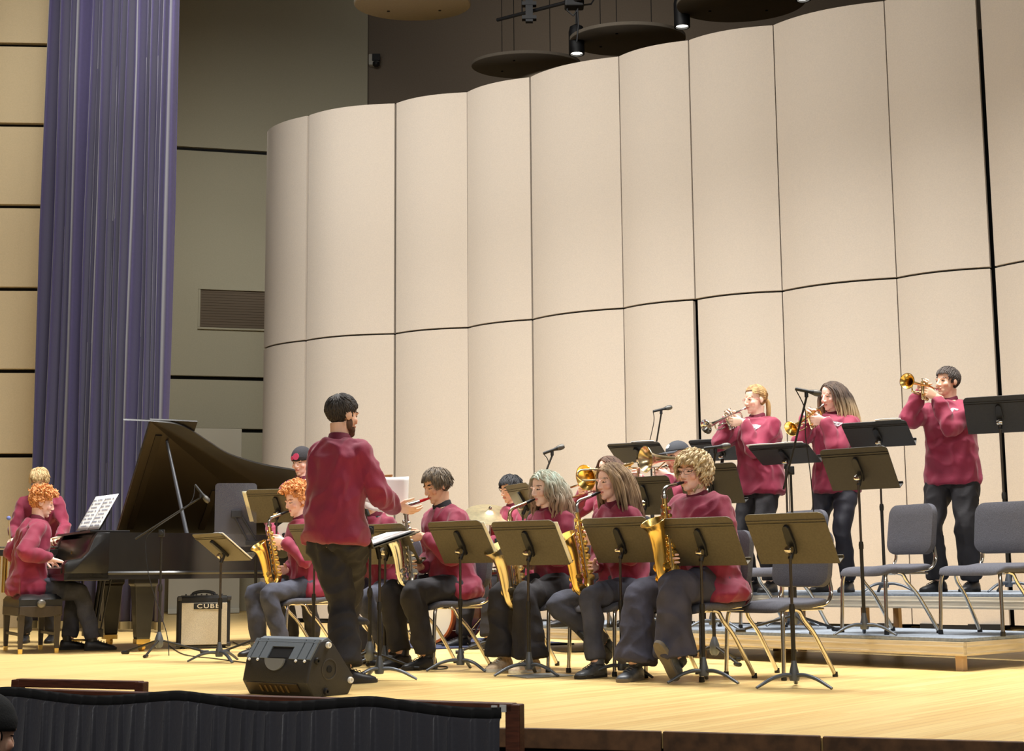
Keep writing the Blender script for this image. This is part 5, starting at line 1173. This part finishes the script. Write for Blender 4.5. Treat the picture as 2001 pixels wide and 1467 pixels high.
# 11 curly blond with glasses
p = Person(at(1383, 9.0), yaw_of(-.78, -.62), 1.70, .555, (2, 8), 0, 6, 2, bulk=1.12, hs=1.04)
p.hyd = 6; sax_for(p, 'brass saxophone of the curly blond player with glasses', 1.0, BRASS, 4, 5, neckm=SILVER, mouthm=BLACK, lt=.34, rt=.5)
p.foot_p('R', 1240, 8.8, .35); p.foot('L', p.Lo(aty(1322, 1290, 8.62)), .1, .95); p.poleL = {'R': V((.2, 1, .5)), 'L': V((-.1, 1, .6))}
p.build('curly blond person with glasses playing saxophone, one sole turned up', 'pink', (180, 140, 90), 'mop', H_MOP, trouser=NAVY, shoe=GREYSHOE, sole=SOLEGREY, seed=14, sleeve='short', glasses=mat('glasses_dark', (60, 56, 60), .4, .5), legw=1.38, flare=1.6, loose=.022, group=G_SAX); strap(p)
seat(p, 'grey chair under the curly blond player with glasses')
# 12, 13 trombones
p = Person(at(1206, 12.0, T1) , yaw_of(-.8, -.6), 1.68, .58, (2, 6), 0, 4, 4)
Mi = Matrix.Translation(p.mouth() + V((0, .015, 0))) @ Matrix.Rotation(math.radians(6), 4, 'Z') @ Matrix.Rotation(math.radians(-14), 4, 'X'); make_trombone('brass trombone with lower bell, of the dark-haired player', p.M @ Mi, .05)
p.hand('R', Mi @ V((.05, .16, -.07)), (-.5, .8, .1), (-.8, -.5, 0), .8, pole=(.7, -.2, -.7)); p.hand('L', Mi @ V((-.06, .02, -.075)), (.45, .8, .2), (.9, -.4, 0), .8)
p.foot('R', (.14, .42, .085)); p.foot('L', (-.14, .42, .085)); p.build('dark-haired person playing trombone on the low riser', 'pink', (60, 44, 36), 'loose', H_BROWN, seed=15, group='trombone players')
seat(p, 'grey chair under the dark-haired trombone player')
p = Person(at(1344, 11.75, T1), yaw_of(-.93, -.36), 1.82, .61, (2, 4), 0, 4, 8)
Mi = Matrix.Translation(p.mouth() + V((0, .015, 0))) @ Matrix.Rotation(math.radians(6), 4, 'Z') @ Matrix.Rotation(math.radians(-3), 4, 'X'); make_trombone('brass trombone with raised bell, of the player in a cap', p.M @ Mi, .12, PALEBRASS)
p.hand('R', Mi @ V((.05, .24, -.07)), (-.5, .8, .1), (-.8, -.5, 0), .8, pole=(.7, -.2, -.7)); p.hand('L', Mi @ V((-.06, .02, -.075)), (.45, .8, .2), (.9, -.4, 0), .8)
p.foot('R', (.14, .42, .085)); p.foot('L', (-.14, .42, .085)); p.build('person in grey baseball cap playing trombone on the low riser', 'pink', (60, 44, 36), 'under', H_DARK, seed=16, group='trombone players', cap=cap_mesh(mat('cap_grey', (62, 64, 70), .85, bump=.2, bscale=200)))
seat(p, 'grey chair under the trombone player in a cap')
# 14-16 trumpets
def trumpet_for(p, label, down, m, m2=None, yaw=0):
    Mi = Matrix.Translation(p.mouth() + p.HRm @ V((0, .01, 0))) @ Matrix.Rotation(p.tw + math.radians(yaw + p.hy * .5), 4, 'Z') @ Matrix.Rotation(math.radians(-down), 4, 'X'); make_trumpet(label, p.M @ Mi, m, m2); I3 = Mi.to_3x3()
    p.hand('L', Mi @ V((-.062, .125, -.085)), I3 @ V((.42, .85, .35)), I3 @ V((.85, -.5, 0)), .8, pole=(-.35, -.1, -1)); p.hand('R', Mi @ V((.075, .115, -.02)), I3 @ V((-.45, .75, .5)), I3 @ V((-.6, -.1, -.75)), .62, pole=(.4, -.1, -1))
p = Person(at(1492, 12.1, T2), yaw_of(-.74, -.67), 1.71, None, (0, 2), 0, -18, 6, bulk=1.04); p.hy = -18
trumpet_for(p, 'silver trumpet of the player with tied-back hair', 22, SILVER); p.foot('R', (.1, .02, .085), -.1); p.foot('L', (-.12, .06, .085), .2)
p.build('person with tied-back blond hair and glasses playing a silver trumpet', 'fair', (180, 140, 100), 'tied', H_STRAW, seed=17, loose=.014, glasses=mat('glasses_pink', (214, 150, 140), .4), group='standing trumpet players', legw=1.0); chest_logo(p)
p = Person(at(1644, 11.75, T2), yaw_of(-.66, -.75), 1.69, None, (0, 2), 0, -18, 8, bulk=.97); p.hy = -18
trumpet_for(p, 'brass trumpet pointing down, of the player with loose hair', 27, BRASS, PALEBRASS); p.foot('R', (.14, .02, .085), -.1); p.foot('L', (-.09, .05, .085), .2)
p.build('person with long loose ombre hair playing a brass trumpet', 'pink', (120, 90, 66), 'loose', H_OMBRE, seed=18, loose=.012, group='standing trumpet players', trouser=mat('black_leggings', (32, 31, 42), .7)); chest_logo(p)
p = Person(at(1874, 11.45, T2), yaw_of(-.62, -.79), 1.77, None, (0, 1), 0, -26, -2, bulk=1.02); p.hy = -14
trumpet_for(p, 'brass trumpet held level by the male player', -2, BRASS, PALEBRASS, yaw=0); p.foot('R', (.15, .05, .085), -.35); p.foot('L', (-.12, .02, .085), -.1)
p.build('tall person with short dark hair playing trumpet at the right end', 'warm', (50, 40, 34), 'short_dark', H_DARK, seed=19, loose=.012, group='standing trumpet players', legw=1.12, flare=1.2); chest_logo(p)
# 17 audience member
p = Person(at(-84, 4.65, -1.05), yaw_of(.30, .95), 1.62, .525, (2, 4), 0, -20, 6)
p.foot('R', (.14, .42, .085)); p.foot('L', (-.14, .42, .085)); p.hand('R', (.16, .36, .62), (0, 1, -.1), (0, 0, -1), .4); p.hand('L', (-.16, .36, .62), (0, 1, -.1), (0, 0, -1), .4)
AUD = p; b = p.build('audience member in a dark cap at the lower left corner', 'warm', (40, 34, 30), 'under', H_BLACK, top=mat('dark_hoodie', (30, 30, 34), .9), collar=mat('dark_hoodie', (30, 30, 34)), seed=20, cap=beanie_mesh(mat('audience_cap_black', (30, 31, 33), .9, bump=.2, bscale=150)))
t = thing('audience_seat', 'dark audience seat under the spectator in the cap', 'seat', p.loc, p.yaw)
mb = MB(); mb.box((0, .06, .42), (.5, .46, .1)); obj('seat', mb, mat('seat_fabric', (40, 34, 60), .9), t, None, .03); mb = MB(); mb.box((0, -.24, .7), (.5, .09, .5), Matrix.Rotation(.15, 3, 'X')); obj('backrest', mb, MATS['seat_fabric'], t, None, .03)
for sx in (-1, 1):
    mb = MB(); mb.box((sx * .27, .02, .3), (.04, .4, .6)); obj('arm', mb, BLACK, t, None, .01)
# ------------------------------------------------------------------ empty chairs
for px, Y, z, fx, fy, lab in ((1524, 9.02, 0, -.8, -.6, 'empty grey chair on the wooden floor before the riser'), (1532, 11.05, T1, -.85, -.52, 'empty grey chair on the riser behind the silver trumpet stand'), (1738, 10.2, T1, -.9, -.43, 'empty grey chair on the riser before the loose-haired trumpeter'), (1936, 9.85, T1, -.78, -.62, 'empty grey chair on the riser nearest its bare corner')):
    q = at(px, Y, z); c = place_chair(q.x, q.y, z, yaw_of(fx, fy), lab); c.scale = (1.04,) * 3
for c in bpy.data.objects:
    if c.name.startswith('music_chair'): c['group'] = 'grey padded chairs on the stage'
# ------------------------------------------------------------------ music stands and papers
G = 'black music stands'
SHADEDDESK = mat('shaded_desk_metal', (50, 48, 46), .55, .15, var=.1, scale=80)  # riser desks: same metal with their shade put into the colour
def stand(px, Y, z, pz, tilt, fx, fy, lab): q = at(px, Y, z); return make_stand(lab, pz, tilt, G, yaw_of(fx, fy), (q.x, q.y, z), 0., SHADEDDESK if z > 0 else None)
def papers(t, label, dx, w=.23, m=WHITE, n=1, h=.30): return paper_on(t, label, dx, w, h, m, n)
t = stand(428, 11.0, 0, .80, 52, .8, .6, 'music stand standing in front of the amplifier'); papers(t, 'white papers edging the stand before the amplifier', .05, .23, WHITE, 2, .31)
t = stand(537, 12.2, 0, 1.17, 34, .25, .97, 'music stand raised before the bass player'); papers(t, 'cream sheet sticking out beside the acrylic shield', -.17, .25, CREAM, 1)
t = stand(612, 11.2, 0, .84, 32, .7, .72, 'music stand half hidden behind the conductor\'s left side')
t = stand(741, 8.98, 0, .80, 72, -.9, -.42, 'conductor\'s flat music stand carrying a black folder'); CS = t
t = stand(752, 10.25, 0, .80, 32, .66, .75, 'music stand behind the conductor\'s own stand')
t = stand(900, 9.78, 0, .80, 32, .68, .73, 'music stand before the silver saxophone player'); papers(t, 'cream sheet jutting right of the stand by the silver saxophone', .15, .26, CREAM)
t = stand(1034, 9.28, 0, .78, 32, .62, .78, 'music stand before the green-haired saxophone player'); papers(t, 'cream sheet jutting right of the stand by the green-haired player', .15, .26, CREAM)
t = stand(1216, 9.1, 0, .79, 32, .66, .75, 'music stand before the long-haired player in jeans')
t = stand(1376, 8.57, 0, .765, 32, .64, .77, 'music stand before the curly blond player with glasses')
t = stand(1553, 8.15, 0, .77, 32, .66, .75, 'music stand nearest the camera, before the empty floor chair')
t = stand(1690, 9.85, T1, 1.07, 33, .66, .75, 'tall music stand at the front edge of the low riser')
t = stand(1730, 11.2, T2, 1.17, 58, .5, .87, 'dark music stand angled flat before the loose-haired trumpeter'); papers(t, 'white paper edging the stand by the loose-haired trumpeter', .12, .2, WHITE, 1, .335)
t = stand(1972, 11.0, T2, 1.30, 36, .45, .89, 'music stand at the right edge beside the male trumpeter')
t = stand(1546, 11.55, T1, 1.31, 66, .55, .83, 'flat music stand between the two female trumpeters'); papers(t, 'white pages along the flat stand between the trumpeters', -.02, .24, WHITE, 2, .33)
t = stand(1264, 11.4, T1, .98, 26, .6, .8, 'dark music stand before the dark-haired trombonist')
t = stand(1393, 10.9, T1, 1.04, 26, .6, .8, 'dark music stand before the trombonist in the cap')
t = stand(1254, 13.1, T2, 1.20, 62, .45, .89, 'flat music stand behind the raised trombone bell'); papers(t, 'white paper on the stand behind the raised trombone bell', .1, .22, WHITE, 1, .33)
t = stand(1418, 12.5, T2, 1.17, 60, .5, .87, 'flat music stand left of the silver trumpet player'); papers(t, 'white paper on the stand left of the silver trumpet player', .1, .22, WHITE, 1, .33)
t = stand(1024, 12.3, 0, 1.2, 30, .93, .37, 'narrow-seen music stand beside the drummer'); papers(t, 'white sheet on the drummer\'s music stand', -.12, .24, WHITE)
# folder on the conductor's stand
M = desk_world(CS) @ Matrix.Translation((.02, .008, -.02)); t = thing('score_folder', 'open black folder with white pages on the conductor\'s stand', 'folder', M=M)
mb = MB(); mb.box((0, .004, 0), (.5, .006, .3)); obj('cover', mb, BLACK, t, None, .002)
for sx in (-1, 1):
    mb = MB(); mb.box((sx * .115, .010, 0), (.215, .006, .28)); obj('page', mb, WHITE, t, None, .001)
# ------------------------------------------------------------------ microphones
mk = make_mic_stand
mk('boom microphone stand before the piano', 'microphone aimed down at the acrylic shield', at(310, 12.0), 1.0, aty(264, 1053, 11.95), aty(392, 972, 12.05), (.62, .1, -.78), .5, .40, [aty(370, 985, 12.0), aty(300, 1035, 11.9), aty(285, 1060, 11.9), aty(292, 1130, 11.85), aty(325, 1235, 11.8), at(330, 11.75, .01)])
mk('straight microphone stand beside the conductor\'s music stand', 'microphone upright beside the conductor\'s arm', at(722, 10.0), .95, aty(722, 1045, 10.0), aty(713, 1000, 9.95), (-.35, .3, .9), 5.9, .36)
mk('boom microphone stand rising behind the green-haired player', 'microphone angled up above the drummer', at(974, 11.85), .9, aty(1018, 1045, 12.0), aty(1079, 890, 12.1), (.92, 0, .32), 1., .33, [aty(1072, 905, 12.1), aty(1062, 950, 12.1), aty(1060, 1010, 12.15)])
mk('microphone stand rising behind the raised trombone', 'microphone high above the raised trombone bell', at(1278, 13.85, T2), 1.76, aty(1276, 905, 13.85), aty(1292, 809, 13.75), (.95, 0, .22), .2, .3, [aty(1278, 822, 13.75), aty(1270, 860, 13.8)])
mk('low microphone stand behind the curly blond player', 'black microphone before the capped trombonist\'s stand', at(1397, 10.3), .95, aty(1378, 1022, 10.3), aty(1398, 886, 10.2), (.98, 0, .1), .9, .33, [aty(1386, 876, 10.2), aty(1383, 900, 10.2), aty(1386, 980, 10.25)])
mk('tall boom microphone stand between the trumpeters', 'microphone in front of the loose-haired trumpeter\'s face', at(1556, 10.3, T1), 1.36, aty(1531, 956, 10.3), aty(1576, 776, 10.2), (.96, 0, -.2), .6, .42, [aty(1573, 800, 10.2), aty(1574, 850, 10.2), aty(1584, 930, 10.25), aty(1590, 1000, 10.3)])
# ------------------------------------------------------------------ drums
RUG = mat('drum_rug', (52, 58, 84), .95, var=.2, scale=30)
c = at(905, 13.5); mb = MB(); mb.box((0, 0, .006), (1.5, 1.5, .012)); o = obj('drum_rug', mb, RUG, None, None); o.location = (c.x, c.y, 0); o.rotation_euler = (0, 0, .5); tag(o, 'dark blue rug under the drums', 'rug')
ax = V((-.62, -.78, 0)).normalized(); c = at(872, 13.35); r0 = .265; t = thing('bass_drum', 'red-brown bass drum with cream head behind the saxophones', 'drum', c)
DRUM = mat('drum_red_brown', (136, 52, 28), .3, coat=.5, var=.2, scale=6)
mb = MB(); mb.lathe([(r0, -.2), (r0, .2)], (0, 0, r0 + .03), ax, 40); obj('shell', mb, DRUM, t, 40)
mb = MB(); mb.lathe([(r0 * .97, .2), (r0 * .97, .206)], (0, 0, r0 + .03), ax, 40); obj('drum_head', mb, mat('drum_head_cream', (244, 236, 214), .5), t)
for s in (-.2, .2):
    mb = MB(); mb.lathe([(r0 - .01, s - .02), (r0 + .012, s - .02), (r0 + .012, s + .02), (r0 - .01, s + .02)], (0, 0, r0 + .03), ax, 40, cap=False); obj('hoop', mb, mat('hoop_orange', (186, 98, 50), .35), t, 40)
sd = V((-ax.y, ax.x, 0))
for k in range(8):
    a = 2 * PI * k / 8 + .2; q = V((0, 0, r0 + .03)) + sd * ((r0 + .02) * math.cos(a)) + V((0, 0, (r0 + .02) * math.sin(a))); mb = MB(); mb.tube([q - ax * .19, q + ax * .19], .005, 6); mb.tube([q - ax * .03, q + ax * .03], .012, 8); obj('lug', mb, CHROME, t, 60)
for sx in (-1, 1):
    mb = MB(); mb.tube([V((0, 0, .2)) + sd * sx * r0 * .95 + ax * .1, sd * sx * (r0 + .16) + ax * .2 + V((0, 0, .02))], .009, 8); obj('spur', mb, CHROME, t, 60)
def cym(px, py, Y, r, tilt, lab, zbase=0.):
    q = aty(px, py, Y); t = thing('cymbal', lab, 'cymbal', V((q.x, q.y, zbase + .012))); z = q.z - zbase - .012; qn = Matrix.Rotation(tilt, 3, 'X') @ Matrix.Rotation(.1, 3, 'Y')
    mb = MB(); mb.lathe([(.008, .03), (.03, .028), (.045, .012), (.06, .007), (r * .6, -.006), (r, -.016), (r, -.0185), (r * .6, -.009), (.06, .004), (.04, .009), (.008, .026)], (0, 0, z), qn @ V((0, 0, 1)), 40); obj('plate', mb, mat('cymbal_bronze', (226, 212, 172), .3, .85, var=.08, scale=30), t, 60)
    mb = MB(); mb.tube([(0, 0, .25), (0, 0, z + .05)], .009, 8); mb.lathe([(.012, .03), (.016, .045), (.008, .06)], (0, 0, z)); mb.lathe([(.014, 0), (.018, .03), (.014, .06)], (0, 0, z * .6)); obj('stand_pole', mb, CHROME, t, 60)
    for k in range(3):
        a = .4 + k * 2 * PI / 3; d = V((math.cos(a), math.sin(a), 0)); mb = MB(); mb.tube([V((0, 0, .36)), d * .26 + V((0, 0, .012))], .008, 8); obj('leg', mb, CHROME, t, 60)
cym(958, 1002, 12.95, .225, .46, 'tilted ride cymbal left of the drummer')
c = at(952, 12.95, .012); t = thing('snare_drum', 'snare drum on a chrome stand behind the saxophones', 'drum', c)
mb = MB(); mb.lathe([(.178, 0), (.178, .14)], (0, 0, .53), (0, -.08, 1), 36); obj('shell', mb, DRUM, t, 40)
for z in (.53, .665):
    mb = MB(); mb.lathe([(.17, -.008), (.186, -.008), (.186, .014), (.17, .014)], (0, -.08 * (z - .53), z), (0, -.08, 1), 36, cap=False); obj('hoop', mb, CHROME, t, 40)
mb = MB(); mb.lathe([(.176, .141), (.176, .146)], (0, 0, .53), (0, -.08, 1), 36); obj('drum_head', mb, MATS['drum_head_cream'], t)
mb = MB(); mb.tube([(0, 0, .1), (0, 0, .5)], .012, 8); obj('stand_pole', mb, CHROME, t, 60)
for k in range(3):
    a = .9 + k * 2 * PI / 3; d = V((math.cos(a), math.sin(a), 0)); mb = MB(); mb.tube([V((0, 0, .3)), d * .25 + V((0, 0, .015))], .009, 8); obj('leg', mb, CHROME, t, 60); mb = MB(); mb.tube([V((0, 0, .42)), d * .17 + V((0, 0, .52))], .008, 8); obj('basket_arm', mb, CHROME, t, 60)
q = DR.W((0, -.04, 0)); t = thing('drum_throne', 'round black stool under the drummer', 'stool', q)
mb = MB(); mb.lathe([(.15, .5), (.17, .515), (.17, .56), (.14, .575)], n=30); obj('seat', mb, BLACK, t, 50)
mb = MB(); mb.tube([(0, 0, .15), (0, 0, .5)], .014, 8); obj('pole', mb, CHROME, t, 60)
for k in range(3):
    a = .5 + k * 2 * PI / 3; d = V((math.cos(a), math.sin(a), 0)); mb = MB(); mb.tube([V((0, 0, .3)), d * .25 + V((0, 0, .012))], .009, 8); obj('leg', mb, CHROME, t, 60)
for sd_, lab in (('R', 'drumstick in the drummer\'s far hand'), ('L', 'drumstick in the drummer\'s near hand')):
    w, d, n, cu, kw = DR.hands[sd_]; a = DR.W(w + d * .08 + V((0, 0, -.02))); b_ = DR.W(w + d * .08 + V((0, .3, -.1))); mb = MB(); t0 = V(a); mb.tube([(a - b_) * .2, (b_ - a) * .9, (b_ - a)], [.007, .006, .004], 8); o = obj('drumstick', mb, MATS['rattan'], None, 60); o.location = t0; tag(o, lab, 'drumstick', 'drumsticks')
# ------------------------------------------------------------------ cables on the floor
def floor_cable(pts, lab): 
    P = [V((onz(x, y).x, onz(x, y).y, .006)) for x, y in pts]; c = P[0].copy(); mb = MB(); mb.tube([p_ - c for p_ in spl(P, 6)], .0045, 6); o = obj('cable', mb, BLACK, None, 60); o.location = c; tag(o, lab, 'cable', 'cables on the stage floor')
floor_cable([(330, 1262), (360, 1280), (420, 1288), (480, 1296)], 'thin black cable from the piano microphone to the monitor')
floor_cable([(760, 1296), (790, 1306), (860, 1309), (872, 1304), (820, 1302)], 'thin black cable loop beside the conductor\'s stand')
floor_cable([(930, 1262), (985, 1262), (1060, 1268), (1110, 1275), (1220, 1270)], 'black cable along the foot of the low riser')
floor_cable([(455, 1255), (475, 1262), (500, 1252), (520, 1240)], 'black cable right of the amplifier')
